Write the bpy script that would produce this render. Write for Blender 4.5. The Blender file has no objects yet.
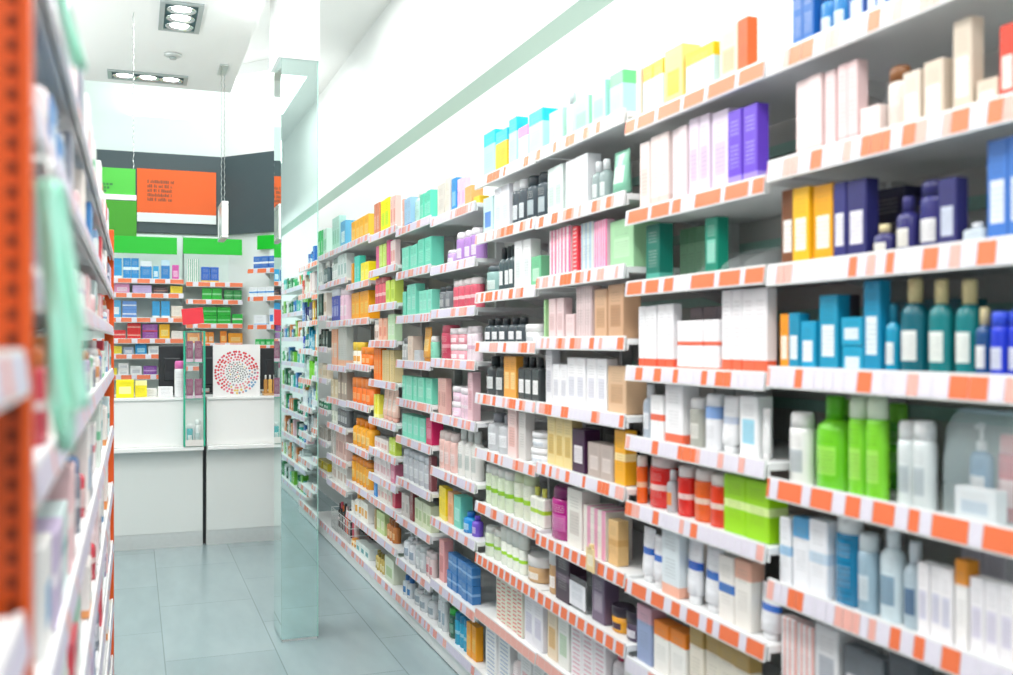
import bpy, bmesh, math, random
from mathutils import Vector, Matrix
random.seed(7)
S = bpy.context.scene
COL = S.collection
PI = math.pi
# ------------------------------------------------------------------ camera model (from the photo)
F, CX, VH = 985.0, 506.5, 342.0
TH = math.atan(372.5 / F)
CT, ST = math.cos(TH), math.sin(TH)
CAMZ = 1.5

def hit(u, P0, N):
    """depth and XY point where image column u meets the vertical plane (P0, N)"""
    a = (u - CX) / F
    d = (ST + a * CT, CT - a * ST)
    t = (P0[0] * N[0] + P0[1] * N[1]) / (d[0] * N[0] + d[1] * N[1])
    return t, (d[0] * t, d[1] * t)

def zat(v, t):
    return CAMZ - (v - VH) * t / F

# ------------------------------------------------------------------ materials
def lin(h):
    h = h.lstrip('#')
    r = [int(h[i:i + 2], 16) / 255 for i in (0, 2, 4)]
    return tuple((c / 12.92 if c <= .04045 else ((c + .055) / 1.055) ** 2.4) for c in r) + (1,)

def mat_base(name):
    m = bpy.data.materials.new(name); m.use_nodes = True
    nt = m.node_tree
    return m, nt, nt.nodes['Principled BSDF']

MC = {}
def plain(name, col, rough=.45, metal=0, emit=0, spec=.5, noise=0.0, nscale=20):
    k = (name, col)
    if k in MC: return MC[k]
    m, nt, p = mat_base(name)
    c = lin(col)
    p.inputs['Base Color'].default_value = c
    p.inputs['Roughness'].default_value = rough
    p.inputs['Metallic'].default_value = metal
    p.inputs['Specular IOR Level'].default_value = spec
    if emit:
        p.inputs['Emission Color'].default_value = c
        p.inputs['Emission Strength'].default_value = emit
    if noise:
        tc = nt.nodes.new('ShaderNodeTexCoord'); n = nt.nodes.new('ShaderNodeTexNoise')
        n.inputs['Scale'].default_value = nscale
        nt.links.new(tc.outputs['Object'], n.inputs['Vector'])
        mx = nt.nodes.new('ShaderNodeMix'); mx.data_type = 'RGBA'
        mx.inputs[6].default_value = c
        mx.inputs[7].default_value = tuple(x * (1 - noise) for x in c[:3]) + (1,)
        nt.links.new(n.outputs['Fac'], mx.inputs[0])
        nt.links.new(mx.outputs[2], p.inputs['Base Color'])
    MC[k] = m
    return m

def M(nt, op, a, b=None):
    n = nt.nodes.new('ShaderNodeMath'); n.operation = op
    for i, x in enumerate((a, b)):
        if x is None: continue
        if isinstance(x, (int, float)): n.inputs[i].default_value = x
        else: nt.links.new(x, n.inputs[i])
    return n.outputs[0]

PG = {}
def print_group(pat):
    """node group: generated coords -> mask of the printed panel, mask of the small lines of print"""
    if pat in PG: return PG[pat]
    g = bpy.data.node_groups.new('print_' + pat, 'ShaderNodeTree')
    g.interface.new_socket('Vector', in_out='INPUT', socket_type='NodeSocketVector')
    g.interface.new_socket('Mask', in_out='OUTPUT', socket_type='NodeSocketFloat')
    g.interface.new_socket('Text', in_out='OUTPUT', socket_type='NodeSocketFloat')
    gi = g.nodes.new('NodeGroupInput'); go = g.nodes.new('NodeGroupOutput')
    sx = g.nodes.new('ShaderNodeSeparateXYZ'); g.links.new(gi.outputs[0], sx.inputs[0])
    x, y, z = sx.outputs
    yc = M(g, 'ABSOLUTE', M(g, 'SUBTRACT', y, .5))
    def zr(a, b): return M(g, 'MULTIPLY', M(g, 'GREATER_THAN', z, a), M(g, 'LESS_THAN', z, b))
    if pat == 'L': mask = M(g, 'MULTIPLY', M(g, 'LESS_THAN', yc, .33), zr(.22, .62))
    elif pat == 'B': mask = M(g, 'LESS_THAN', z, .16)
    elif pat == 'T': mask = M(g, 'GREATER_THAN', z, .72)
    elif pat == 'S': mask = zr(.44, .58)
    elif pat == 'V': mask = M(g, 'GREATER_THAN', M(g, 'SINE', M(g, 'MULTIPLY', y, 19.0)), .1)
    elif pat == 'D': mask = M(g, 'MULTIPLY', M(g, 'LESS_THAN', yc, .34), M(g, 'GREATER_THAN', M(g, 'SINE', M(g, 'ADD', M(g, 'MULTIPLY', z, 75.0), M(g, 'MULTIPLY', y, 1.0))), .45))
    else: mask = M(g, 'LESS_THAN', z, -1)
    rows = M(g, 'GREATER_THAN', M(g, 'SINE', M(g, 'MULTIPLY', z, 120.0)), .25)
    n = g.nodes.new('ShaderNodeTexNoise'); n.inputs['Scale'].default_value = 1.0
    mp = g.nodes.new('ShaderNodeCombineXYZ')
    g.links.new(M(g, 'MULTIPLY', y, 26.0), mp.inputs[0])
    g.links.new(M(g, 'FLOOR', M(g, 'MULTIPLY', z, 19.1)), mp.inputs[1])
    g.links.new(mp.outputs[0], n.inputs['Vector'])
    words = M(g, 'GREATER_THAN', n.outputs['Fac'], .47)
    area = M(g, 'ADD', zr(.27, .55), zr(.68, .86))
    t = M(g, 'MULTIPLY', M(g, 'MULTIPLY', rows, words), M(g, 'MULTIPLY', area, M(g, 'LESS_THAN', yc, .3)))
    g.links.new(mask, go.inputs[0]); g.links.new(t, go.inputs[1])
    PG[pat] = g
    return g

def printed(c1, c2=None, pat='L', rough=.35, trans=0):
    if not c2: c2 = c1; pat = 'N'
    k = ('p', c1, c2, pat, rough, trans)
    if k in MC: return MC[k]
    m, nt, p = mat_base('print_%s_%s_%s' % (c1, c2, pat))
    tc = nt.nodes.new('ShaderNodeTexCoord')
    g = nt.nodes.new('ShaderNodeGroup'); g.node_tree = print_group(pat)
    nt.links.new(tc.outputs['Generated'], g.inputs[0])
    a = lin(c1); b = lin(c2)
    m1 = nt.nodes.new('ShaderNodeMix'); m1.data_type = 'RGBA'
    m1.inputs[6].default_value = a; m1.inputs[7].default_value = b
    nt.links.new(g.outputs[0], m1.inputs[0])
    lum = .3 * a[0] + .6 * a[1] + .1 * a[2]
    ink = tuple(x * .3 + .02 for x in a[:3]) + (1,) if lum > .25 or (pat == 'L' and sum(b[:3]) > 1.6) else (.7, .7, .65, 1)
    m2 = nt.nodes.new('ShaderNodeMix'); m2.data_type = 'RGBA'; m2.inputs[7].default_value = ink
    nt.links.new(m1.outputs[2], m2.inputs[6])
    nt.links.new(M(nt, 'MULTIPLY', g.outputs[1], .38), m2.inputs[0])
    nt.links.new(m2.outputs[2], p.inputs['Base Color'])
    p.inputs['Roughness'].default_value = rough
    if trans:
        p.inputs['Transmission Weight'].default_value = trans
    MC[k] = m
    return m

def clear(name, col='e8f6f2', alpha=.25, rough=.08):
    k = (name, col)
    if k in MC: return MC[k]
    m, nt, p = mat_base(name)
    p.inputs['Base Color'].default_value = lin(col); p.inputs['Alpha'].default_value = alpha
    p.inputs['Roughness'].default_value = rough
    MC[k] = m
    return m

WHITE_METAL = plain('white_metal', 'eef0f0', .4, noise=.03, nscale=3)
SHELF_GREY = plain('shelf_back_grey', 'd4d6d2', .5, noise=.06, nscale=2)
ORANGE_METAL = plain('orange_metal', 'e25604', .4, noise=.06, nscale=8)
WHITE_LAM = plain('white_laminate', 'f3f5f4', .25, noise=.02, nscale=2)
STEEL = plain('brushed_steel', 'dde1e0', .3, metal=.5, noise=.1, nscale=30)
DARK = plain('dark_plastic', '24292e', .35, noise=.15, nscale=10)
SLOT_SHADE = plain('slot_shade_brown', '8c3408', .7, noise=.2, nscale=50)  # dark brown standing for the shade inside the slots
GLASS_EDGE = clear('glass_green_edge', '3fc4a0', .8, .1)
GLASS_PANE = clear('glass_pane', 'd8f4ec', .06, .03)
ACRYL = clear('clear_acrylic', 'eef6f6', .14, .06)
TAG_WHITE = plain('tag_white', 'e8e4f0', .4, noise=.12, nscale=120)
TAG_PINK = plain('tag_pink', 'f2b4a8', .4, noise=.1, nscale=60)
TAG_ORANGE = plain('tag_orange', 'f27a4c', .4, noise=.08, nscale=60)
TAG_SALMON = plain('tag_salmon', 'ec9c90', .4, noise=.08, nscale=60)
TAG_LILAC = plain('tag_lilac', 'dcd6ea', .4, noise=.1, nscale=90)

# ------------------------------------------------------------------ mesh helpers
def bm_box(bm, x0, x1, y0, y1, z0, z1, mi=0, bev=0):
    r = bmesh.ops.create_cube(bm, size=1)
    vs = r['verts']
    bmesh.ops.transform(bm, matrix=Matrix.Translation(((x0 + x1) / 2, (y0 + y1) / 2, (z0 + z1) / 2)) @ Matrix.Diagonal((abs(x1 - x0), abs(y1 - y0), abs(z1 - z0), 1)), verts=vs)
    fs = set(f for v in vs for f in v.link_faces)
    for f in fs: f.material_index = mi
    if bev:
        es = list(set(e for v in vs for e in v.link_edges))
        bmesh.ops.bevel(bm, geom=es, offset=bev, segments=1, affect='EDGES', profile=.5)

def bm_lathe(bm, prof, seg=16, sx=1, sy=1, c=(0, 0), mi=0, cap=True):
    rings = []
    for r, z in prof:
        rings.append([bm.verts.new((c[0] + r * sx * math.cos(2 * PI * i / seg), c[1] + r * sy * math.sin(2 * PI * i / seg), z)) for i in range(seg)])
    for a, b in zip(rings, rings[1:]):
        for i in range(seg):
            f = bm.faces.new((a[i], a[(i + 1) % seg], b[(i + 1) % seg], b[i])); f.smooth = True; f.material_index = mi
    if cap:
        f = bm.faces.new(rings[0][::-1]); f.material_index = mi
        f = bm.faces.new(rings[-1]); f.material_index = mi

def bm_tube(bm, p, q, r, seg=8, mi=0):
    p, q = Vector(p), Vector(q); d = q - p
    rot = d.to_track_quat('Z', 'Y').to_matrix().to_4x4()
    res = bmesh.ops.create_cone(bm, cap_ends=True, segments=seg, radius1=r, radius2=r, depth=d.length,
                                matrix=Matrix.Translation((p + q) / 2) @ rot)
    for v in res['verts']:
        for f in v.link_faces: f.material_index = mi; f.smooth = len(f.verts) == 4

def mk(bm, name, mats):
    me = bpy.data.meshes.new(name)
    bmesh.ops.recalc_face_normals(bm, faces=bm.faces)
    bm.to_mesh(me); bm.free()
    for m in (mats if isinstance(mats, (list, tuple)) else [mats]): me.materials.append(m)
    return me

def obj(name, me, parent=None, loc=(0, 0, 0), rz=0):
    o = bpy.data.objects.new(name, me); COL.objects.link(o)
    o.location = loc; o.rotation_euler = (0, 0, rz)
    if parent: o.parent = parent
    return o

def part(name, bm, mats, parent=None, loc=(0, 0, 0), rz=0):
    return obj(name, mk(bm, name, mats), parent, loc, rz)

def tag(o, label, cat, group=None):
    o['label'] = label; o['category'] = cat
    if group: o['group'] = group
    return o

def thing(name, label, cat, loc=(0, 0, 0), rz=0, group=None):
    o = bpy.data.objects.new(name, None); COL.objects.link(o)
    o.empty_display_size = .05
    o.location = loc; o.rotation_euler = (0, 0, rz)
    return tag(o, label, cat, group)

def struct(name, bm, mats):
    o = part(name, bm, mats); o['kind'] = 'structure'; return o

def box_part(name, m, parent, x0, x1, y0, y1, z0, z1, bev=0):
    bm = bmesh.new(); bm_box(bm, x0, x1, y0, y1, z0, z1, 0, bev); return part(name, bm, m, parent)

# ------------------------------------------------------------------ words
ORD = 'zeroth first second third fourth fifth sixth seventh eighth ninth tenth eleventh twelfth thirteenth fourteenth fifteenth sixteenth seventeenth eighteenth nineteenth twentieth'.split()
ORD += ['twenty-' + x for x in ORD[1:10]] + ['thirtieth']

def cname(h):
    r, g, b = [int(h[i:i + 2], 16) / 255 for i in (0, 2, 4)]
    mx, mn = max(r, g, b), min(r, g, b); s = (mx - mn) / mx if mx else 0
    if s < .07: return 'white' if mx > .9 else 'pale-grey' if mx > .72 else 'grey' if mx > .45 else 'charcoal'
    if mx == mn: hu = 0
    elif mx == r: hu = 60 * (((g - b) / (mx - mn)) % 6)
    elif mx == g: hu = 60 * ((b - r) / (mx - mn) + 2)
    else: hu = 60 * ((r - g) / (mx - mn) + 4)
    if mx < .4: 
        return 'charcoal' if s < .3 else 'dark-brown' if hu < 50 else 'dark-green' if hu < 165 else 'navy' if hu < 262 else 'dark-purple'
    if s < .2:
        if mx < .75: return 'grey'
        return 'pale-pink' if hu < 22 or hu > 310 else 'cream' if hu < 75 else 'pale-green' if hu < 165 else 'pale-blue' if hu < 250 else 'pale-lilac'
    if hu < 12 or hu > 346: return 'pink' if s < .55 else 'red'
    if hu < 34: return 'tan' if s < .5 else 'brown' if mx < .6 else 'orange'
    if hu < 48: return 'beige' if s < .5 else 'amber'
    if hu < 64: return 'pale-yellow' if s < .45 else 'yellow'
    if hu < 100: return 'lime-green'
    if hu < 150: return 'dark-green' if mx < .6 else 'green'
    if hu < 172: return 'mint' if mx > .6 else 'dark-green'
    if hu < 192: return 'turquoise' if mx > .6 else 'teal'
    if hu < 210: return 'light-blue' if s < .5 else 'cerulean'
    if hu < 250: return 'periwinkle' if s < .5 else 'blue'
    if hu < 290: return 'lilac' if s < .4 else 'purple'
    return 'pink' if s < .5 else 'magenta'

# ------------------------------------------------------------------ product factory
KIND = {'c': ('product_carton', 'carton'), 'x': ('flat_box', 'flat box'), 'b': ('cosmetic_bottle', 'bottle'),
        'p': ('pump_bottle', 'pump bottle'), 's': ('shampoo_bottle', 'flip-top bottle'), 'q': ('perfume_bottle', 'square bottle'),
        'j': ('cream_jar', 'jar'), 't': ('squeeze_tube', 'tube')}
CATS = {'c': 'carton', 'x': 'box', 'b': 'bottle', 'p': 'pump bottle', 's': 'bottle', 'q': 'bottle', 'j': 'jar', 't': 'tube'}

def product_meshes(kind, D, W, H, c1, c2, c3, pat):
    """list of (part name, mesh); origin at centre of the base, front faces -X"""
    out = []
    r = 1
    if kind in 'cx':
        bm = bmesh.new(); bm_box(bm, -D / 2, D / 2, -W / 2, W / 2, 0, H, 0, min(.002, W * .06))
        out.append((None, mk(bm, KIND[kind][0], printed(c1, c2, pat, .35))))
        return out
    R = W / 2; sx = D / W
    bodym = printed(c1, c2, pat, .25); capm = plain('cap', c3 or 'f2f2ee', .3, noise=.05, nscale=40)
    seg = 16
    if kind == 'b':
        h = H * .76
        bm = bmesh.new(); bm_lathe(bm, [(R * .93, 0), (R, H * .015), (R, h * .82), (R * .9, h * .91), (R * .5, h * .98), (R * .42, h)], seg, sx)
        out.append(('body', mk(bm, 'body', bodym)))
        bm = bmesh.new(); bm_lathe(bm, [(R * .52, h * .99), (R * .52, H * .97), (R * .46, H)], seg, sx)
        out.append(('cap', mk(bm, 'cap', capm)))
    elif kind == 's':
        h = H * .78
        bm = bmesh.new(); bm_lathe(bm, [(R * .93, 0), (R, H * .012), (R, h * .93), (R * .94, h)], seg, sx)
        out.append(('body', mk(bm, 'body', bodym)))
        bm = bmesh.new(); bm_lathe(bm, [(R * .92, h), (R * .9, H * .95), (R * .78, H)], seg, sx)
        out.append(('cap', mk(bm, 'cap', capm)))
    elif kind == 'p':
        h = H * .7
        bm = bmesh.new(); bm_lathe(bm, [(R * .93, 0), (R, H * .012), (R, h * .88), (R * .85, h * .95), (R * .4, h)], seg, sx)
        out.append(('body', mk(bm, 'body', bodym)))
        bm = bmesh.new(); bm_lathe(bm, [(R * .45, h), (R * .45, H * .8), (R * .16, H * .81), (R * .16, H * .93), (R * .3, H * .94), (R * .28, H)], 12, sx)
        bm_box(bm, -R * .9 * sx, 0, -R * .12, R * .12, H * .945, H * .985)
        out.append(('pump_head', mk(bm, 'pump_head', capm)))
    elif kind == 'q':
        h = H * .78
        bm = bmesh.new(); bm_box(bm, -D / 2, D / 2, -R, R, 0, h * .97, 0, R * .18)
        bm_lathe(bm, [(R * .42, h * .95), (R * .42, h)], 12)
        out.append(('body', mk(bm, 'body', bodym)))
        bm = bmesh.new(); bm_lathe(bm, [(R * .5, h), (R * .5, H * .98), (R * .46, H)], 14, sx)
        out.append(('cap', mk(bm, 'cap', capm)))
    elif kind == 'j':
        h = H * .62
        bm = bmesh.new(); bm_lathe(bm, [(R * .88, 0), (R * .97, H * .05), (R * .97, h)], seg, sx)
        out.append(('body', mk(bm, 'body', bodym)))
        bm = bmesh.new(); bm_lathe(bm, [(R, h), (R, H * .95), (R * .93, H)], seg, sx)
        out.append(('lid', mk(bm, 'lid', capm)))
    elif kind == 't':
        h0 = H * .13
        bm = bmesh.new(); bm_lathe(bm, [(R * .62, 0), (R * .66, h0 * .9), (R * .6, h0)], seg, min(1, sx))
        out.append(('cap', mk(bm, 'cap', capm)))
        bm = bmesh.new(); rings = []
        for z, a, b in ((h0, .6, .6), (h0 * 1.15, .85, .8), (H * .35, .92, .72), (H * .7, .97, .38), (H * .93, 1, .1), (H, 1, .05)):
            rings.append([bm.verts.new((R * b * sx * math.cos(2 * PI * i / seg), R * a * math.sin(2 * PI * i / seg), z)) for i in range(seg)])
        for a, b in zip(rings, rings[1:]):
            for i in range(seg):
                bm.faces.new((a[i], a[(i + 1) % seg], b[(i + 1) % seg], b[i])).smooth = True
        bm.faces.new(rings[0][::-1]); bm.faces.new(rings[-1])
        out.append(('body', mk(bm, 'body', bodym)))
    return out

def spawn(kind, meshes, loc, rz, label, group, nm=None):
    nm, ct = nm or (KIND[kind][0], CATS[kind])
    if meshes[0][0] is None:
        o = obj(nm, meshes[0][1], None, loc, rz)
        return tag(o, label, ct, group)
    t = thing(nm, label, ct, loc, rz, group)
    for pn, me in meshes: obj(pn, me, t)
    return t

PATW = {'L': 'label', 'B': 'foot band', 'T': 'top', 'S': 'stripe', 'V': 'stripes', 'D': 'lines'}

def stock(spec, P0, N, zb, where, group, inset=.03, hmax=9, slim=None, nm=None):
    """spec: lines of 'kind[*n] u0 u1 vtop col [col2 [col3]] [pattern]'. Items stand at height zb along plane P0,N.
    prefix r = second row deeper on the shelf, prefix 2/3 = stacked that high."""
    D = (-N[1], N[0])
    rz = math.atan2(-N[1], -N[0])
    recs = []
    last = {0: -1e9, 1: -1e9}
    for line in spec.strip().split(';'):
        tk = line.split()
        if not tk: continue
        k = tk[0]; row = 0; stack = 1; n = 1
        if k[0] == 'r': row = 1; k = k[1:]
        if k[0].isdigit(): stack = int(k[0]); k = k[1:]
        if '*' in k: k, n = k.split('*'); n = int(n)
        u0, u1, vt = map(float, tk[1:4])
        if 'ninth right' in where or 'tenth right' in where: vt -= 9
        pat = 'L'; cols = []
        for t in tk[4:]:
            if len(t) == 1 and t.isupper(): pat = t
            else: cols.append(None if t == '-' else t)
        cols += [None] * (3 - len(cols))
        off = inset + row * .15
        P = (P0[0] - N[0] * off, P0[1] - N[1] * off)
        s = []
        for u in (u0, u1):
            t_, p = hit(u, P, N)
            s.append((p[0] - P[0]) * D[0] + (p[1] - P[1]) * D[1])
        tm, _ = hit((u0 + u1) / 2, P, N)
        H = max(.02, zat(vt, tm) - zb)
        s0 = max(s[0], last[row] + .001)
        if s[1] - s0 < .008: s0 = s[1] - .008
        last[row] = s[1]
        if slim:
            s0 = max(s0, slim[0]); s[1] = min(s[1], slim[1])
            if s[1] - s0 < .01: continue
            last[row] = s[1]
        H = min(H, hmax)
        w = (s[1] - s0) / n
        W = w * .95
        if k in 'bspj': Dp = min(W * (.75 if W > .05 else 1), .13)
        elif k == 't': Dp = min(W * .7, .06)
        elif k == 'q': Dp = W * .6
        else: Dp = min(max(W * .6, .03), .11 if row == 0 else .1)
        h = H / stack
        ms = product_meshes(k, Dp, W, h - .0006, cols[0], cols[1], cols[2], pat)
        for i in range(n):
            for j in range(stack):
                sc = s0 + w * (i + .5)
                j1 = random.uniform(-.003, .006) if row == 0 else 0
                c = (P[0] + D[0] * sc - N[0] * (Dp / 2 + j1), P[1] + D[1] * sc - N[1] * (Dp / 2 + j1))
                recs.append([sc, row, j, stack, k, ms, (c[0], c[1], zb + j * h), cols, pat, (nm if k in 'cx' and nm else ('slim_carton', 'slim carton') if k == 'c' and h > 2.9 * W else None)])
    recs.sort(key=lambda r: (r[1], r[0], r[2]))
    cnt = {0: 0, 1: 0}; lastsc = None
    for sc, row, j, stack, k, ms, loc, cols, pat, nm_ in recs:
        if j == 0: cnt[row] += 1
        c1 = cname(cols[0]); feat = ''
        if cols[1] and cname(cols[1]) != c1: feat = ' with %s %s' % (cname(cols[1]), PATW[pat])
        elif cols[2] and k not in 'cx': feat = ' with %s %s' % (cname(cols[2]), 'lid' if k == 'j' else 'cap')
        pos = ORD[cnt[row]] + (' from left' if row == 0 else ' in rear row')
        if stack > 1: pos += ', ' + ('lowest' if j == 0 else 'topmost' if j == stack - 1 else 'middle')
        lab = '%s %s%s, %s, %s' % (c1, KIND[k][1], feat, pos, where)
        if len(lab.split()) > 16: lab = '%s %s, %s, %s' % (c1, KIND[k][1], pos, where)
        spawn(k, ms, loc, rz, lab, group, nm_)

# ------------------------------------------------------------------ price strips
def strip_bm(length, hgt, seed, orange=.3, explicit=None):
    """a tilted ticket rail along local +Y from 0 to length, facing -X; tickets are separate material patches"""
    rnd = random.Random(seed)
    bm = bmesh.new()
    bm_box(bm, .0, .006, 0, length, 0, hgt, 3)
    def quad(y0, y1, mi):
        x = -.0012
        vs = [bm.verts.new(p) for p in ((x, y0, .004), (x, y1, .004), (x, y1, hgt - .005), (x, y0, hgt - .005))]
        f = bm.faces.new(vs); f.material_index = mi
    y = 0.0
    seq = list(explicit or [])
    i = 0
    while y < length - .004:
        if seq:
            mi, w = seq[i % len(seq)]; i += 1
        else:
            q = rnd.random()
            if q < orange: mi, w = (2, rnd.uniform(.022, .045)) if rnd.random() < .5 else (1, rnd.uniform(.02, .03))
            else: mi, w = 0, rnd.uniform(.022, .042)
        y1 = min(length, y + w)
        quad(y, y1 - .0015, mi)
        y = y1
    return bm
STRIP_MATS = [TAG_WHITE, TAG_PINK, TAG_ORANGE, WHITE_METAL]
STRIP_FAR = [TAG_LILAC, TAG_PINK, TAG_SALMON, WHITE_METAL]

def shelf(parent, y0, y1, zb, xf, xb, seed, orange=.3, explicit=None, far=False, hgt=.045, flip=False):
    """shelf board local to the parent (front at local x=xf, back xb>xf), with ticket rail; zb = bottom of the rail"""
    bm = bmesh.new()
    bm_box(bm, xf + .008, xb, y0, y1, zb + .018, zb + .036, 0, .001)
    bm_box(bm, xf + .008, xf + .013, y0, y1, zb + .002, zb + .02)
    for yy in (y0 + .006, y1 - .009):                     # end brackets under the board
        vs = [bm.verts.new(p) for p in ((xf + .2, yy, zb + .018), (xb, yy, zb + .018), (xb, yy, zb - .03))]
        vs2 = [bm.verts.new((v.co.x, yy + .003, v.co.z)) for v in vs]
        bm.faces.new(vs); bm.faces.new(vs2[::-1])
        for i in range(3): bm.faces.new((vs[i], vs[(i + 1) % 3], vs2[(i + 1) % 3], vs2[i]))
    s = part('shelf', bm, WHITE_METAL, parent)
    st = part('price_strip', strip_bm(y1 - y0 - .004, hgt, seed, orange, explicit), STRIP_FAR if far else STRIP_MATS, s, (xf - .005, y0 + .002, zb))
    st.rotation_euler = (0, .12, 0)
    return s

# ================================================================== THE ROOM
FLOORM, nt, p = mat_base('floor_tile')
tc = nt.nodes.new('ShaderNodeTexCoord'); mp = nt.nodes.new('ShaderNodeMapping')
mp.inputs['Location'].default_value = (.3, -.135, 0); mp.inputs['Rotation'].default_value = (0, 0, PI / 2)
br = nt.nodes.new('ShaderNodeTexBrick')
br.inputs['Scale'].default_value = 1; br.inputs['Brick Width'].default_value = 1.02; br.inputs['Row Height'].default_value = .512
br.inputs['Mortar Size'].default_value = .003; br.inputs['Mortar Smooth'].default_value = .3
br.inputs['Color1'].default_value = lin('9db1b5'); br.inputs['Color2'].default_value = lin('95aaae'); br.inputs['Mortar'].default_value = lin('7e9296')
nt.links.new(tc.outputs['Object'], mp.inputs[0]); nt.links.new(mp.outputs[0], br.inputs['Vector'])
ns = nt.nodes.new('ShaderNodeTexNoise'); ns.inputs['Scale'].default_value = 2.2; ns.inputs['Detail'].default_value = 5
mp2 = nt.nodes.new('ShaderNodeMapping'); mp2.inputs['Scale'].default_value = (4, 1, 1)
nt.links.new(tc.outputs['Object'], mp2.inputs[0]); nt.links.new(mp2.outputs[0], ns.inputs['Vector'])
mx = nt.nodes.new('ShaderNodeMix'); mx.data_type = 'RGBA'; mx.blend_type = 'MULTIPLY'; mx.inputs[0].default_value = .35
nt.links.new(br.outputs['Color'], mx.inputs[6]); nt.links.new(ns.outputs['Fac'], mx.inputs[7])
mx.inputs[0].default_value = .25
nt.links.new(mx.outputs[2], p.inputs['Base Color'])
p.inputs['Roughness'].default_value = .22

WALLM = plain('white_wall_paint', 'f2f5f4', .7, noise=.02, nscale=1.5)
CEILM = plain('ceiling_paint', 'f6f7f5', .8, noise=.02, nscale=1.5)
COVE = plain('grey_green_groove', '9db5a9', .6, noise=.05, nscale=2)
BAND = plain('dark_grey_fascia', '46555a', .5, noise=.12, nscale=3)

bm = bmesh.new(); bm_box(bm, -3.2, 1.86, -4, 11.6, -.1, 0); struct('floor', bm, FLOORM)
bm = bmesh.new(); bm_box(bm, 1.76, 1.86, -4, 11.6, 0, 2.838); bm_box(bm, 1.76, 1.86, -4, 11.6, 2.945, 4.0)
struct('wall_right', bm, WALLM)
bm = bmesh.new(); bm_box(bm, 1.7605, 1.86, -4, 11.6, 2.838, 2.945); struct('trim_1', bm, COVE)
bm = bmesh.new(); bm_box(bm, -3.2, .80, 9.3, 9.45, 0, 4.0)
struct('wall_back', bm, plain('pale_green_wall', 'e2f0ec', .7, noise=.02, nscale=1.5))
AC = (.759, 9.3); AD = (.6494, -.7604); AN = (-.7604, -.6494)
def angled_box(bm, s0, s1, off0, off1, z0, z1, mi=0):
    pts = []
    for s, o in ((s0, off0), (s1, off0), (s1, off1), (s0, off1)):
        pts.append((AC[0] + AD[0] * s + AN[0] * o, AC[1] + AD[1] * s + AN[1] * o))
    lo = [bm.verts.new((x, y, z0)) for x, y in pts]; hi = [bm.verts.new((x, y, z1)) for x, y in pts]
    for f in [lo[::-1], hi] + [[lo[i], lo[(i + 1) % 4], hi[(i + 1) % 4], hi[i]] for i in range(4)]:
        bm.faces.new(f).material_index = mi
S_END = (lambda p: (p[0] - AC[0]) * AD[0] + (p[1] - AC[1]) * AD[1])(hit(300, AC, AN)[1])
bm = bmesh.new(); angled_box(bm, 0, S_END, 0, -.12, 0, 4.0); struct('wall_corner', bm, WALLM)
bm = bmesh.new(); bm_box(bm, .70, 1.86, 11.5, 11.6, 0, 4.0); bm_box(bm, .70, .80, 9.451, 11.499, 0, 4.0); struct('wall_far', bm, WALLM)
bm = bmesh.new(); bm_box(bm, -3.2, .757, 9.262, 9.299, 2.47, 3.175); struct('trim_2', bm, BAND)
bm = bmesh.new(); angled_box(bm, .012, S_END - .01, .002, .037, 2.47, 3.175); struct('trim_3', bm, BAND)
bm = bmesh.new(); bm_box(bm, -3.3, -3.2, -4, 9.6, 0, 4.0); struct('wall_left', bm, WALLM)
bm = bmesh.new(); bm_box(bm, -3.2, 1.86, -4, 11.6, 4.0, 4.1); bm_box(bm, -3.2, .615, -4, 6.95, 3.2, 3.42)
struct('ceiling', bm, CEILM)

# mirrored column in the aisle
MIRROR, nt, p = mat_base('mirror_glass')
p.inputs['Base Color'].default_value = lin('dff3ee'); p.inputs['Metallic'].default_value = 1; p.inputs['Roughness'].default_value = .015
ns = nt.nodes.new('ShaderNodeTexNoise'); ns.inputs['Scale'].default_value = .8
cr = nt.nodes.new('ShaderNodeMix'); cr.data_type = 'RGBA'; cr.inputs[6].default_value = lin('e4f6f2'); cr.inputs[7].default_value = lin('d8efea')
nt.links.new(ns.outputs['Fac'], cr.inputs[0]); nt.links.new(cr.outputs[2], p.inputs['Base Color'])
t0 = thing('mirrored_column', 'square column clad in greenish mirror from floor to white plaster head', 'column', (.78, 5.0, 0))
t0['kind'] = 'thing'
XL, XR = .69, .868
box_part('mirror_panel', MIRROR, t0, XL - .78, XR - .78, 0, .006, .012, 2.92)
box_part('mirror_panel', MIRROR, t0, XL - .78 - .002, XL - .78 + .004, .007, .27, .012, 2.92)
box_part('column_core', WALLM, t0, XL - .78 + .005, XR - .78 - .002, .007, .27, 0, 2.92)
box_part('column_head', WALLM, t0, XL - .78 - .02, XR - .78 + .01, -.012, .29, 2.92, 3.998)
box_part('corner_strip', plain('glass_edge_green', '9fd4c6', .2, noise=.05, nscale=5), t0, XR - .78, XR - .78 + .004, -.001, .006, .012, 2.92)

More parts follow.
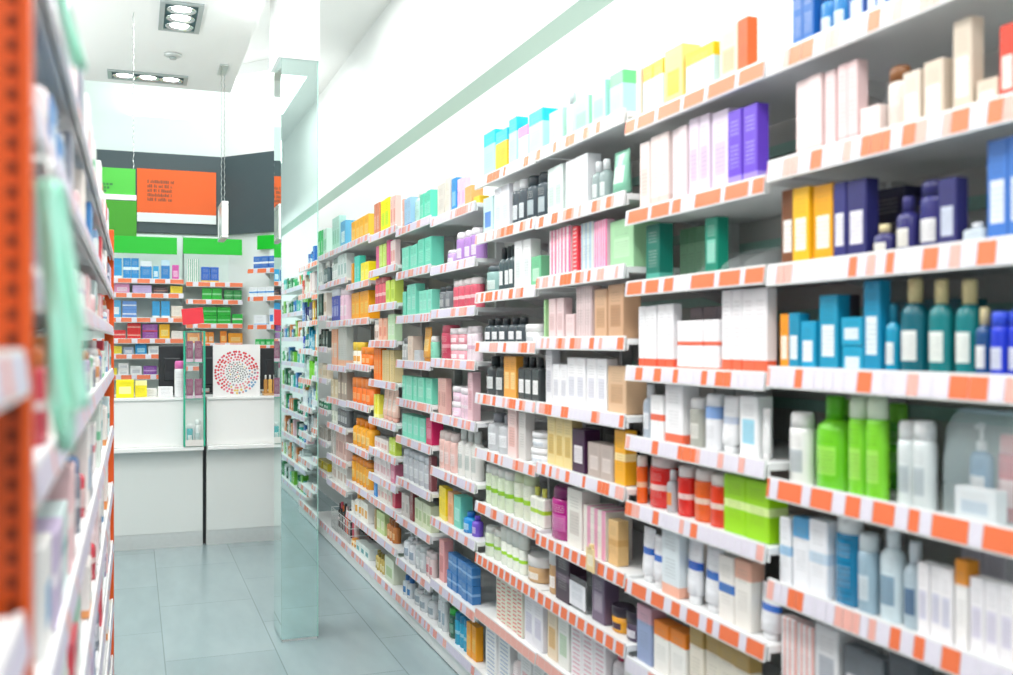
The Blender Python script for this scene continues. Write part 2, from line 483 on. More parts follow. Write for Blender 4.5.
# ================================================================== RIGHT-HAND SHELVING
XF = 1.36
PR = (XF, 0.0); NR = (-1.0, 0.0)
BAYS = [  # name, far Y, near Y, [rail bottoms from the top], depth
 ('nearest right bay', 1.905, 1.215, [2.107, 1.865, 1.628, 1.396, 1.143, .910, .68, .45, .22]),
 ('second right bay', 2.60, 1.91, [2.109, 1.842, 1.634, 1.387, 1.184, .989, .762, .53, .30]),
 ('third right bay', 3.29, 2.605, [2.150, 1.906, 1.689, 1.474, 1.242, 1.027, .770, .562, .335]),
 ('fourth right bay', 3.97, 3.295, [2.147, 1.911, 1.664, 1.457, 1.241, 1.010, .783, .564, .33]),
 ('fifth right bay', 4.645, 3.975, [2.06, 1.823, 1.613, 1.378, 1.116, .852, .608, .304]),
 ('sixth right bay', 5.325, 4.65, [2.08, 1.84, 1.60, 1.359, 1.15, .946, .716, .506, .271]),
 ('seventh right bay', 6.005, 5.33, [2.11, 1.894, 1.683, 1.468, 1.23, 1.0, .814, .656, .515, .307]),
 ('eighth right bay', 6.70, 6.01, [2.13, 1.847, 1.61, 1.314, 1.059, .769, .52, .306]),
 ('ninth right bay', 7.42, 6.705, [2.131, 1.906, 1.61, 1.29, 1.05, .861, .626, .435]),
 ('tenth right bay', 8.12, 7.425, [2.13, 1.9, 1.66, 1.42, 1.18, .94, .7, .46]),
]
BIG = [(2, .075), (0, .02), (2, .09), (0, .022), (2, .11), (0, .03), (0, .03), (0, .03), (2, .05), (0, .03)]
BIGNEAR = [(2, .07), (0, .03), (2, .085), (0, .03), (2, .028), (0, .035), (2, .06), (0, .035), (2, .045), (0, .04)]
SOLID = [(1, .06)]
EXPL = {(1, 0): [(2, .10), (0, .016), (2, .12), (0, .018)], (1, 1): [(2, .045), (0, .015), (2, .10), (0, .018), (2, .12), (0, .04), (0, .03)],
        (1, 2): BIG, (0, 4): BIGNEAR, (2, 8): SOLID, (3, 8): SOLID, (1, 6): BIGNEAR, (2, 6): [(2, .045), (0, .02)], (2, 7): [(2, .05), (0, .018)], (3, 7): [(2, .045), (0, .02)]}
RAIL = plain('teal_back_rail', 'a9d6ca', .4, noise=.15, nscale=60)
ADJ = ['closest to the camera', 'beyond the nearest one', 'with green cartons and kraft boxes', 'with cyan-topped cartons on top', 'with purple and rose bottles',
       'with mint cartons', 'with mixed lime and pink cartons', 'full of orange bottles', 'with navy bottles and makeup', 'at the far end by the counters']
for bi, (bn, yf, yn, zs) in enumerate(BAYS):
    L = yf - yn
    t = thing('shelving_bay', 'white metal wall shelving bay %s, %s' % (ADJ[bi], bn), 'shelving', (XF, yn, 0), 0, 'right-hand wall shelving bays')
    box_part('back_panel', SHELF_GREY, t, .375, .39, 0, L, .02, max(zs) + .04)
    bm = bmesh.new()
    bm_box(bm, .33, .375, L - .03, L - .005, .0, max(zs) + .03)
    part('upright', bm, WHITE_METAL, t)
    box_part('kickplate', WHITE_METAL, t, .004, .02, 0, L, 0.006, .07)
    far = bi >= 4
    for si, z in enumerate(zs + [.07]):
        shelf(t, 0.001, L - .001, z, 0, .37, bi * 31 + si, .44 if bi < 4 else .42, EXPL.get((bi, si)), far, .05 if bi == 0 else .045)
    if bi < 3:
        for si, z in enumerate(zs[:4]):
            bm = bmesh.new(); bm_box(bm, .362, .3745, .01, L - .05, z - .075, z - .045); part('back_rail', bm, RAIL, t)

ITEMS = {
(0,0): "c*2 792 814 -16 1f66b4 e8f0f8 B; s*2 815 845 -14 2f86c8 dff0f8 L 14408a; c 847 864 -20 1650a0 cfe4f4; c*2 866 888 -32 2a60ac e4eef6",
(0,1): "c*2 795 822 77 f4dedd e6c8c4 B; c 824 835 70 f1d6d6; c*2 838 858 62 f2d3d3 e8b8b8 B; x 859 879 106 f2e2de; s 881 901 66 f0e6dc c89a5a B 8a5a34; c 903 921 71 e4d6c6 f6f4f0; c 923 944 60 dccbb8 f4f0ea; c 951 971 18 d6c7b4 f2ece0; x 973 996 78 d9c9b6 f4f0e8; c*2 998 1034 20 e43c20 f8e8e0",
(0,2): "c 779 792 189 7c4a2a f4f0ea; c 793 810 187 f6bc1c fbf4e4; c 811 831 184 f2aa14 fbf4e4; c 833 846 182 30307a e8e8f0; c 847 867 179 2c2c6c e8e6f0; b 869 888 224 3c3a74 f0eee4 e6d9a8; b 891 909 196 3a3878 f0eee4 3a3878; s 912 936 180 34347a f2f2f2 L 2a2a66; c 938 957 178 2e2e6c c8d0e0; q 960 982 222 c8d4dc - dfe4e8; c*2 985 1030 136 3f78c8 dfe8f4; rx 870 905 188 1c1c48; rx 906 940 196 1c1c48",
(0,3): "c 775 788 314 f59c20 fbf2e0; c 789 800 313 1493b8 eef6f8; c 801 816 321 1ca2cc f2f6f8; c 819 838 295 1398bd eef6f8; 2x 840 862 317 1ca4ca e8f4f8; c 863 880 279 108fb8 e6f2f6; b 881 893 304 149ac0 eef4f4 0f7f9c; b 894 918 278 0a6878 eef2ee e2d09a; b 923 945 279 0c7f84 eef4ee e6d49c; b 947 969 279 0c7f84 eef4ee e6d49c; b 970 984 307 1c5088 eef0ee e8d8a8; s*2 986 1020 311 2a42d4 dfe4f4 L 3a58e0; rx*2 790 850 296 686470; rx*2 866 960 300 0f5f6c",
(0,4): "b 767 780 418 e4dcd2 f4f0e8 d8c0a0; s 783 803 412 f4f4f2 c8d0d4 L f4f4f2; b 806 836 396 74d422 a0e858 58b81a; s 842 860 396 84dc30 a8ea60 L e4f4d8; s 861 880 396 84dc30 a8ea60 L e4f4d8; s 890 907 421 e2eaea c0ccd0 L f4f6f6; s 908 926 421 e2eaea c0ccd0 L f4f6f6; rs*4 800 900 400 3fa020 5cc030 L 7fd040",
(0,5): "c 775 790 517 f2f4f8 9ec8e8 S; c 791 808 518 f2f4f8 5aa8d8 T; c 809 828 520 f2f4f8 c8dcec S; s 829 852 512 0e88b8 0b6c98 D f4f6f6; s 854 870 534 a4c0d0 dce8ee L e4eef2; b 873 895 524 d4e4ea 8aa8bc e8f0f4; b 897 914 542 b4c6d0 5a7898 dfe8ee; c*3 916 952 566 f4f2f4 d4d4e4; c 953 966 560 f6f4f2 f09a30 T; c*3 968 1014 582 f3f1f4 dcd8e8; rx*2 960 1006 545 e6dfe8; rc*2 880 950 540 a8b4b4",
(0,6): "c*2 779 812 622 f3eff0 f0b8b0 V; c 814 838 626 e2e2e4 b4b8c0; c*2 842 884 652 70767c d8d8dc; c 886 915 655 5c6268 c8ccd0",
(1,0): "c 630 640 70 ead8c4 f09c40 B; c*2 641 662 62 c4e2e2 f6b800 T; c 664 683 47 f2d880 f6bc00 L; c 685 714 47 cfe4e4 f8c400 T; c 718 737 26 d6d6bc c8b890 L; c 738 749 18 fa5a10 c08860 B; x 760 786 60 dff2ee",
(1,1): "c 640 650 142 f3e4e0 e8d0c8; c*2 651 669 134 f2e2de e4ccc4 B; c*2 671 687 127 efdfe2; c*2 689 709 116 ebdcec d8c0dc; c 710 727 110 eadcf0 d8c4e4; c*2 728 757 107 6d47d0 a48ee8 B",
(1,2): "c 645 659 222 0f7060 4fa898 B; c 703 716 217 12866e 7fc8b4 L; rc*4 664 712 226 8fbc9c 6e9c7c T",
(1,3): "c*3 637 656 306 f6f6f8 f06040 B; c*2 657 673 304 f6f6f8 f06040 B; 2c*3 675 719 320 f6f4f6 f06a48 B; c*2 721 741 288 f7f5f7 f06a48 B; c*2 742 768 288 f7f5f7 f06a48 B; rc*4 690 745 306 d2c8d0 beb4bc T",
(1,4): "b 640 648 384 b0bcc8 e8ecf0 f0f2f4; c 650 663 395 f6f6f6 f06a48 S; c 664 682 380 f6f6f8 f06a48 B; s 684 697 398 b4b6ac e4e4dc L f0f0ee; s 700 714 394 f4f6fa 8ab0e8 T f2f4f8; t 715 731 396 f6f8fa c8d4e8 S f6f8fa; c 738 757 396 f3f5f6 9fd8ec; t 758 766 408 eef0f0 - f4f4f4; rc*4 660 755 384 d0d4d4 bcc2c2 T",
(1,5): "s 630 641 455 f2681c f8c8a0 S fdf0e4; s 642 661 456 e4201a f6d0c8 S f2e0dc; b 663 670 470 b8bcc0 f09040 e8ecee; s 672 685 466 e6281c f8dcd8 S f4f0ee; s 688 704 469 f2681c fbe0cc S f6eee8; s 705 721 474 f04012 fbe0d4 S f6eee8; c*2 723 770 478 9cda14 dcf2a0 S",
(1,6): "t 618 633 508 f4f6fa 2f70d0 S f6f8fa; t 636 648 528 f4f6fa 2f70d0 S f6f8fa; t 649 660 536 f4f6fa 2f70d0 S f6f8fa; c 662 680 528 e2ecf0 f4b8a0 B; t 681 696 537 f4f6fa 2f68d0 S f6f8fa; t 698 716 548 f4f6fa 3078d4 S f6f8fa; c 718 734 556 f4f0ea 3f78c4 S; c 735 752 560 f3efe8 f0b8a0 T; t 754 774 584 f4f6fa 2f70d0 S f6f8fa; rc*4 650 750 520 e8e2de d0b8b4 T",
(1,7): "c 637 652 606 98a8cc d8a8b8 T; c*2 654 686 627 f6f4ee f58a20 T; c*4 690 750 638 ece4d4 c0a060 T",
(2,0): "c 549 563 110 b8e4d4 98dcb4 B; b 564 571 92 d8e4e4 - c4ced2; c 573 589 98 aeeac8 90dcac L; c 592 606 82 b4e6e2 98d8d8; c 608 622 72 b0e6dc 70d88c T",
(2,1): "c*2 546 562 166 e2efea c4d8d0; c*2 565 588 157 f0f3f6 d8dee4; b*2 590 604 160 96a8a8 dce4e4 e8eef0; t 606 622 150 84c4a8 cfe8dc L 5a9c88",
(2,2): "c*2 548 571 228 f6e6ea ee6a98 V; c 573 578 226 f0404c f8d0d0 D; c 579 592 222 a8c4d8 d8e0d8 V; c*2 593 607 220 f8d4e4 ec5a98 V; c 609 643 218 a4d4a6 b8e0b8 L",
(2,3): "c 537 546 300 a6d49a c0e4b0; c*2 548 562 298 e8d0d0 dcbcbc; x 564 573 314 e6cccc; c*2 575 592 286 dccaca ccb4b4 V; c 594 607 289 d4ac8a c49a76; c 608 624 284 cea583 b88c68",
(2,4): "c 544 551 350 e2e2e6 c8c8d0; c*2 552 566 364 f4f4f6 d8d8e0; c*4 567 605 358 f5f5f7 dcdce6; c 606 625 366 d9b692 c8a07a",
(2,5): "c*3 546 571 416 ead494 d4b464 L; c 572 585 429 401c40 e4e0e4; x*2 587 613 444 b9aaa2 d8ccc6; c 615 626 430 f5b020 fae0a0 S; rx*2 585 620 428 2c1c1c",
(2,6): "s 545 566 487 b41c84 d860b0 L 7a1060; c 567 582 489 efece4 d8d0c8; x 583 606 508 ece6dc e8a0bc V; c 607 617 520 e4bc80 d8a868 S; t 590 600 600 f4f0e8",
(2,7): "j 540 553 545 c8a070 f2ece4 f2f0ee; c 555 569 553 43303f 6c5468 S; c 590 603 574 74627a 9c8ca0 L; j 605 619 606 f0a828 40304a 34283a; j 620 638 613 4c3c58 d8d8e0 342a3c",
(2,8): "c 547 557 608 f0dcc0 e4b878 L; c 558 569 614 f2f2ec c8dcc0 L; c*3 571 606 628 f6f0f2 ecb8c4 D; b 608 620 632 e8e0e4 d04070 d03060; c 622 640 640 f2eeee e0b8b8",
(3,0): "c 481 494 132 b0eceb 10c8e8 T; c 495 507 130 fcc428 28c0d8 T; c 508 516 118 b8ecea 10c8e8 T; c 517 527 126 d0ecea f090dc T; c 529 546 110 b8ecea 08c8ea T",
(3,1): "c 478 492 198 cae6e6 5e90dc L; c*2 493 508 186 f0f2f8 d4dcea; s*2 509 523 180 4a545c d8e0e4 L e8ecee; s*2 524 543 174 46525a aebec4 L 3a444a",
(3,2): "s 480 494 266 92b8b4 d8e8e4 L 4a5a60; b*3 496 512 246 44565a e8eeee 30383c; c*2 514 529 240 f4f5f6 d8e0e0; x 530 540 256 70c090 b8e0c8",
(3,3): "b*5 478 520 318 444e54 eef0f2 2c3236; j 522 533 324 eef0f0 c8ccd0 f6f6f6",
(3,4): "b*2 480 500 356 3c4446 d8dcdc 20282a; c*2 503 516 356 eaa440 f4d08c; q*3 517 540 357 3c4244 f0f0f0 262a2c",
(3,5): "b*2 482 505 414 c4c8cc eceff2 8a9098; c 507 516 408 f3d4d0 e8b8b0; c 517 524 412 d8d4d0; 2j 525 541 432 eef0f2 d8e0e8 f6f6f8",
(3,6): "s*4 479 509 467 e0efd2 98d428 S f2f4ee; s*2 511 528 474 eaf0dc a4dc24 S dce8c0; q*2 530 544 488 f0f2e6 b0d838 S d8dc60",
(3,7): "s*2 483 497 528 e8f2de a0dc30 S f2f4ee; j*4 499 521 530 eef4e8 a0dc30 S f0f4ec; j 522 537 556 d4ac7c f0e8dc f4f2f0",
(3,8): "c*5 495 523 581 eae6d4 e47468 D; c*2 524 543 597 f2f0f6 dcd8e8",
(3,9): "c*2 486 509 634 f4f4f4 b8c4dc D; b 510 519 648 f0e4e4 e8a0a8 f4f4f4; c*2 520 544 656 f4f0f0 e8c0c4",
(4,0): "c 436 444 184 d8d4cc; c 445 450 178 e0dcd0; c 451 456 178 3494d8 88c4ec; c*2 457 464 178 f6c8e4 f0b0d4; c 465 472 186 f8b070 f4e0b0 B; x 473 479 196 fcd040",
(4,1): "s 445 452 250 c4a4dc f0e8f4 L f6f2f8; s*3 454 475 230 b88cd4 efe4f4 L f8f4fa; rx*2 430 448 248 8890a0",
(4,2): "s*2 437 448 286 747a80 a0a4a8 L 40464c; s*4 450 474 279 dc6074 f4ccd0 S fbf4f4",
(4,3): "s 438 446 325 c44460 e08898 S d86078; 2j*2 447 463 328 e498a4 f8e4e8 f8f2f4; s*2 464 474 326 efe0e8 e0b8cc S f6eef2",
(4,4): "c*3 436 446 378 dcaca4 c89088; 2j 448 457 386 e6c4d8 f0dce8 f4f0f4; s*2 458 467 388 ecccdc f4e4ec S f6eef4; c 468 473 372 e4bcc4 d8a0ac",
(4,5): "s*3 436 454 432 f3c8c0 f8e0dc L f6e4e0; b*3 456 474 430 eaeae6 c8d0cc e0e4e0",
(4,6): "c*2 438 446 487 f8dc20 fae870 B; c 447 452 492 f6b888 f0a060; c 453 460 496 74d4c0 a8e8dc; b 461 468 512 2094dc a8d8f4 1470c0; b 469 474 516 7858d4 c8b8f0 5a40b8",
(4,7): "c 438 443 540 f2acac e08888; 2c*5 447 472 560 3c7cbc 88b4e0 S",
(4,8): "s*2 437 444 592 d8dee2 9cb0c0 L eef0f2; s 446 452 608 24604c 60a088 L 20b040; s*3 454 466 616 28acd4 a0dcf0 S 1488b8; c*2 467 476 624 f4a414 f8c050",
(5,0): "c 398 403 200 e8b4a4 f4d8d0; c*2 404 411 198 a4d0ee 6890d8 B; b 412 417 188 b8e0d8; c*3 419 431 192 62dcbc 8ce8d0",
(5,1): "c*4 402 417 246 80dec6 9ce8d4; c*2 418 431 238 70d8be 8ce4cc; rx*3 396 420 238 cc6c74",
(5,2): "c*2 398 405 292 78dcc2; c*2 407 416 284 80e0c8 a0ead6; c*3 418 431 290 84e0c8 a0ead6; rc*3 396 425 280 4c3058",
(5,3): "b*2 398 406 338 b4b8b8 dcdede 8c9092; c 407 412 336 e8d4c4; x 414 419 350 c8ccd0; t 420 427 327 eca848 f4c878 L d08830; s 428 432 336 90dec2",
(5,4): "c*4 401 416 376 82dec2 a0e8d2; c*2 418 431 378 78d8bc 9ce4cc; rc*3 400 425 370 3f9070 34806a T",
(5,5): "c*4 402 424 416 7ce2c6 a0ead8; c 426 432 418 d42464 e06890; rc*3 400 425 412 6cc8b0",
(5,6): "s*5 401 428 453 ccd0d8 e8ecf0 L e8ecf4; c 429 432 456 8c5058",
(5,7): "c*2 400 409 494 d4ccc8 b8b0ac; c 410 413 492 8c4448; c*4 414 431 502 e0e8c8 b8cc90 L",
(5,8): "p*2 401 413 534 eaeef4 a8b8cc L f0f2f6; s*2 414 423 545 ccd2d6 e8ecee L d8dcde; s*2 424 431 552 e8d4d4 e08890 L f0e4e4",
(5,9): "b*2 400 409 576 d8e2ea 4088c8 3878c0; b*3 411 431 590 e0e4e8 a0b0bc d0d8dc",
(6,0): "c*2 371 379 204 d4886a e0a890; c*2 380 389 199 eef41c c8ec40; c*2 390 395 196 f0c8c0 e8a090",
(6,1): "c 371 374 250 d0e478; c 375 378 246 e45c98; c*2 379 385 244 cce478 98c848 B; c 386 389 240 e45898; c*2 390 395 240 f0d8d8 e89898",
(6,2): "s*3 371 384 277 dc6474 f0b8bc S e88890; c*2 386 394 280 d0e464 b4d040",
(6,3): "s*2 371 378 320 e8dcd4 c8a89c L d0ccc8; c*2 379 386 318 f0b8a0 e89078; c*2 387 394 314 c8e8c0 d8ecd4",
(6,4): "c*3 371 381 348 f87c1c f89848; c*3 382 394 350 ecd8a4 c8a860 V; rx*3 371 388 344 c05038",
(6,5): "c*2 371 378 394 f4ec50 f8f4a0 B; t*3 379 394 388 f6ccbc f8e0d8 L f0b8a8",
(6,6): "c*4 371 388 438 f0e4e0 e8b0a8; c*2 389 395 438 c8e050 d8e890",
(6,7): "c*5 371 390 458 ecdfe0 e0b0b8; c 391 395 464 e080a0 f0b0c4",
(6,8): "c*2 370 377 478 2490e4 60b0f0; c*4 378 391 487 f0e8e0 e8b0b0; c 392 395 492 e0506c",
(6,9): "c 371 375 508 b89868 d8c090; c*2 376 384 512 c8dc98 e8ecc8; b*3 385 394 520 d08040 e8b880 a06030",
(6,10): "b*4 371 383 552 c8b060 e8dca8 8a7830; c 385 394 558 dce4d0 b0c890",
(7,0): "c*4 350 368 218 fab838 fccc70",
(7,1): "c*2 348 353 264 f4a020; c*2 354 359 256 48ccbc 80dcd0; c*2 360 368 262 fae41c fcf070",
(7,2): "c*4 348 368 292 faa81c fcc458",
(7,3): "j*2 349 359 342 f6ecdc f0a848 f8d040; j*2 360 368 347 fa7c1c fcb070 f88c30",
(7,4): "j*4 348 368 378 f67824 f8a060 f68838",
(7,5): "b*4 349 368 420 faac24 fcd078 f8901c",
(7,6): "s*5 348 368 458 f4a624 f8c868 L f4902c",
(7,7): "c 349 353 500 f0ece4; b*2 354 360 494 f2eee6 f4b040 f4a020; c*2 361 368 502 f6f2ea f4b040",
(7,8): "s*2 348 355 538 f6e4c0 f0a030 L f0a030; c*3 356 368 545 e8f0ec 40a0a8 L",
(8,0): "c*3 332 339 226 b4dcd0 90c8b4; c 340 345 230 60b0d8 d0ecf4",
(8,1): "b*4 329 337 266 d4e0dc f0f4f2 b8c4c0; c*3 338 346 262 dfe8e6 a8c4c0",
(8,2): "s*4 329 338 298 545eac 8890cc L e8e8f0; s*2 339 345 297 f4cce0 f8e4ee L f8e8f0",
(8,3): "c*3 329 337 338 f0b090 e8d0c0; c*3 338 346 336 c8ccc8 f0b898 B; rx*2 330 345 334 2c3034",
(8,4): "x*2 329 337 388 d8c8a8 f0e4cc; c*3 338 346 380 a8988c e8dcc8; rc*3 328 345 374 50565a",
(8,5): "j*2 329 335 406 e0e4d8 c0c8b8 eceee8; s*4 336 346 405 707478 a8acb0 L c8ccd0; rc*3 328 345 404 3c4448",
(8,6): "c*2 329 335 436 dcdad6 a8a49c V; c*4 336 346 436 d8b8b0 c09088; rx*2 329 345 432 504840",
(8,7): "c*5 329 346 472 f0ece6 d8c0b4; rc*2 328 340 462 b8a820",
(9,0): "c*3 317 322 240 50c078 a8e0b8; c*2 323 327 238 c8e4d8 90c8b0",
(9,1): "c*3 317 322 268 e0e6e4 a8b8b4; b*2 323 327 270 607478 a0b0b0",
(9,2): "c*2 317 322 303 2c4c44 608878; c*2 323 327 302 f0e4d8 c8a890",
(9,3): "b*2 317 322 338 20302c 587068 1c2826; c*2 323 327 340 405450 98a8a4",
(9,4): "c*3 317 322 372 d8d0c0 e8c8a0; c*2 323 327 374 e8d8c0 c8b088",
(9,5): "s*2 317 322 408 2c6c50 a0d0b8 L e8f0ec; s*2 323 327 410 40906c c0dcd0 L e8f0ec",
(9,6): "c*4 317 327 436 9c9890 c8c4bc V",
(9,7): "x*2 317 327 470 b8a820 e0d868",
}
SHELFW = ['topmost', 'second', 'third', 'fourth', 'fifth', 'sixth', 'seventh', 'eighth', 'ninth', 'tenth', 'eleventh']
for (bi, si), spec in ITEMS.items():
    bn = BAYS[bi][0]; zs = BAYS[bi][3] + [.07]
    sw = 'lowest shelf' if si == len(BAYS[bi][3]) else 'topmost shelf' if si == 0 else SHELFW[si] + ' shelf down'
    hm = min([z for z in zs if z > zs[si] + .01], default=9) - zs[si] - .0365
    hm = hm - .003 if hm < 1 else 9
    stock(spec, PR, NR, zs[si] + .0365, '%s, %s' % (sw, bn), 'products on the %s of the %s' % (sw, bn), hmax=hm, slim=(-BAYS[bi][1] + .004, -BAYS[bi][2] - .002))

# clear dividers standing on the near shelves
def divider(y, z, lab):
    bm = bmesh.new()
    pts = [(.03, 0), (.33, 0), (.33, .075), (.22, .08), (.12, .065), (.05, .035), (.03, .02)]
    a = [bm.verts.new((x, 0, zz)) for x, zz in pts]; b = [bm.verts.new((x, .002, zz)) for x, zz in pts]
    bm.faces.new(a); bm.faces.new(b[::-1])
    for i in range(len(pts)): bm.faces.new((a[i], a[(i + 1) % 7], b[(i + 1) % 7], b[i]))
    o = part('shelf_divider', bm, ACRYL, None, (XF, y, z)); tag(o, lab, 'divider', 'clear shelf dividers')
for u, si, bi, lab in ((700, 2, 1, 'clear acrylic divider left of the lone teal carton, second right bay'), (722, 2, 1, 'clear acrylic divider just right of the lone teal carton, second right bay'),
                       (745, 2, 1, 'clear acrylic divider on the emptiest shelf stretch, second right bay')):
    t_, p_ = hit(u, (XF + .03, 0), NR); divider(p_[1], BAYS[bi][3][si] + .037, lab)

# clear gift bag with toiletries (nearest bay, fifth shelf)
t_, pa = hit(934, (XF + .03, 0), NR); _, pb = hit(1016, (XF + .03, 0), NR)
gy0, gy1 = pb[1], pa[1]; gz = 1.143 + .0365; gw = gy1 - gy0; gh = zat(414, hit(975, (XF + .03, 0), NR)[0]) - gz
g = thing('toiletry_bag', 'clear plastic zip bag holding toiletries, right end of fifth shelf down, nearest right bay', 'bag', (XF + .085, (gy0 + gy1) / 2, gz))
bm = bmesh.new()
nn = 20; prof = [(0, 0), (.9, .0), (1, .06), (1, .8), (.93, .95), (.8, 1.0)]
rings = []
for zf, sc, dx in ((0, .98, .05), (.05, 1, .055), (.5, 1, .055), (.85, .98, .045), (.96, .92, .03), (1, .86, .014)):
    rings.append([bm.verts.new((dx * math.copysign(abs(math.cos(a)) ** .5, math.cos(a)), gw / 2 * sc * math.copysign(abs(math.sin(a)) ** .5, math.sin(a)), gh * zf)) for a in [2 * PI * i / nn for i in range(nn)]])
for a, b in zip(rings, rings[1:]):
    for i in range(nn): bm.faces.new((a[i], a[(i + 1) % nn], b[(i + 1) % nn], b[i])).smooth = True
bm.faces.new(rings[-1]); bm.faces.new(rings[0][::-1])
part('bag_shell', bm, clear('bag_film', 'd4e8ea', .28, .12), g)
box_part('zip_band', plain('bag_zip', 'a8c4cc', .4, noise=.05), g, -.012, .012, -gw * .4, gw * .4, gh * .985, gh * 1.02)
for kk, y, w, h, c1, c2, c3, nm, lab in (('p', gw * .26, .05, gh * .88, '6f9cc4', 'f2f2f4', 'f4f4f4', 'pump_bottle', 'blue pump bottle inside clear zip bag, nearest right bay'),
                               ('s', -gw * .1, .05, gh * .8, 'e07078', 'f8d8d8', 'f0a8a8', 'shampoo_bottle', 'pink flip-top bottle inside clear zip bag, nearest right bay'),
                               ('x', gw * .05, gw * .5, gh * .3, 'f2f2f4', 'c8d4e4', None, 'flat_box', 'white flat box at the front inside clear zip bag, nearest right bay'),
                               ('x', -gw * .36, gw * .18, gh * .62, 'dfe4ea', '6c84a4', None, 'flat_box', 'pale flat box at the right inside clear zip bag, nearest right bay')):
    ms = product_meshes(kk, .03, w, h, c1, c2, c3, 'L')
    xx = -.028 if nm == 'flat_box' and y > 0 else .015
    spawn(kk, ms, (XF + .085 + xx, (gy0 + gy1) / 2 + y, gz + .001), 0, lab, 'toiletries in the clear bag')

# hanging yellow shelf-talker card (third bay, seventh rail) and clear sign holder on the eighth shelf
t_, pc = hit(591, (XF - .012, 0), NR)
bm = bmesh.new(); bm_box(bm, -.0015, .0015, -.03, .03, -.075, .0, 0, .0004); bm_box(bm, -.0015, .010, -.008, .008, -.004, .012)
o = part('shelf_card', bm, printed('f2d9a0', 'fbf0d4', 'L'), None, (XF - .014, pc[1], zat(548, t_)))
tag(o, 'pale yellow shelf card hanging from ticket rail below the kraft carton, third right bay', 'card')
t_, pc = hit(576, (XF + .03, 0), NR)
o = thing('sign_holder', 'clear sign holder with white card leaning on eighth shelf down, third right bay', 'sign', (XF + .035, pc[1], .5985))
bm = bmesh.new(); bm_box(bm, 0, .002, -.07, .07, 0, .11); bm_box(bm, 0, .04, -.07, .07, 0, .002)
part('holder', bm, ACRYL, o)
box_part('card', printed('eef0f4', 'c8ccd8', 'D'), o, -.002, -.0005, -.066, .066, .01, .09)

# makeup basket in the ninth bay, lowest shelf
random.seed(21)
t_, pk = hit(330, (XF + .03, 0), NR)
bk = thing('makeup_basket', 'wire basket on lowest shelf of ninth right bay beside the mirrored column', 'basket', (XF + .17, 7.06, .1075))
bm = bmesh.new()
for z in (.0, .05, .1, .15):
    for a, b in (((-.14, -.33), (-.14, .33)), ((-.14, .33), (.14, .33)), ((.14, .33), (.14, -.33)), ((.14, -.33), (-.14, -.33))):
        bm_tube(bm, (a[0], a[1], z + .003), (b[0], b[1], z + .003), .0025, 6)
for y in [i * .055 - .33 for i in range(13)]:
    for x in (-.14, .14): bm_tube(bm, (x, y, 0), (x, y, .155), .002, 6)
    bm_tube(bm, (-.14, y, .003), (.14, y, .003), .002, 6)
part('wire_frame', bm, STEEL, bk)
mk_c = ['2a2428', '3a2a30', 'c83040', '2a2a2c', 'd85a70', 'f07840', '24282c', 'e8c8c8', '7a2030', '303438']
k = 0
for iy in range(10):
    for ix in range(2):
        c = mk_c[(iy * 3 + ix * 4) % 10]; c3 = mk_c[(iy + 5 * ix + 3) % 10]
        ms = product_meshes('b', .04, .045, .17 + .04 * random.random(), c, 'e0d0d0' if iy % 3 == 0 else None, c3, 'S')
        k += 1
        spawn('b', ms, (XF + .17 - .08 + ix * .12, 7.06 + .29 - iy * .064, .116), 0,
              '%s %s-capped makeup bottle, %s in %s row of the wire basket' % (cname(c), cname(c3), ORD[iy + 1], 'front' if ix == 0 else 'rear'), 'makeup in the wire basket')

# ---------------- shelving behind and beside the camera, seen in the mirrored column
random.seed(5)
XM = 1.42
for b, (yf, yn) in enumerate(((1.21, .40), (.395, -.6))):
    t = thing('shelving_bay', 'white shelving bay of green cartons reflected in the mirrored column, %s half' % ('right' if b == 0 else 'left'), 'shelving', (XM, yn, 0), 0, 'shelving seen in the column mirror')
    L = yf - yn
    box_part('back_panel', SHELF_GREY, t, .32, .335, 0, L, .02, 2.2)
    box_part('kickplate', WHITE_METAL, t, .004, .02, 0, L, .006, .07)
    for si in range(9):
        z = 1.98 - si * .238
        shelf(t, .001, L - .001, max(.07, z), 0, .315, 700 + b * 9 + si, .15, None, True)
        y = yf - .06; n = 0
        while y > yn + .1:
            w = random.choice((.05, .065, .09)); 
            c1, c2 = random.choice((('2f9c5a', 'd8f0dc'), ('1c6c48', 'a8d8b8'), ('7cc840', 'e8f4d0'), ('f0f2f0', '60b080'), ('38b8b0', 'e0f4f0'), ('f4f4f4', 'd8d8e0'), ('e88a50', 'f8e0c8'), ('2a5040', '88b8a0'), ('f2c4d0', 'f8e8ec'), ('3c7cc0', 'd8e8f4')))
            kk = random.choice('ccsbc'); n += 1
            ms = product_meshes(kk, .06, w, random.uniform(.1, .17), c1, c2, 'f0f2f0', 'L')
            spawn(kk, ms, (XM + .06, y - w / 2, max(.07, z) + .0365), 0, '%s %s, %s from %s, %s shelf down, reflected in mirrored column' % (cname(c1), KIND[kk][1], ORD[n], 'right' , SHELFW[si] + (' right-half' if b == 0 else ' left-half')), 'products reflected in the mirrored column', ('skincare_box', 'box') if kk == 'c' else None)
            y -= w + random.uniform(.03, .08)

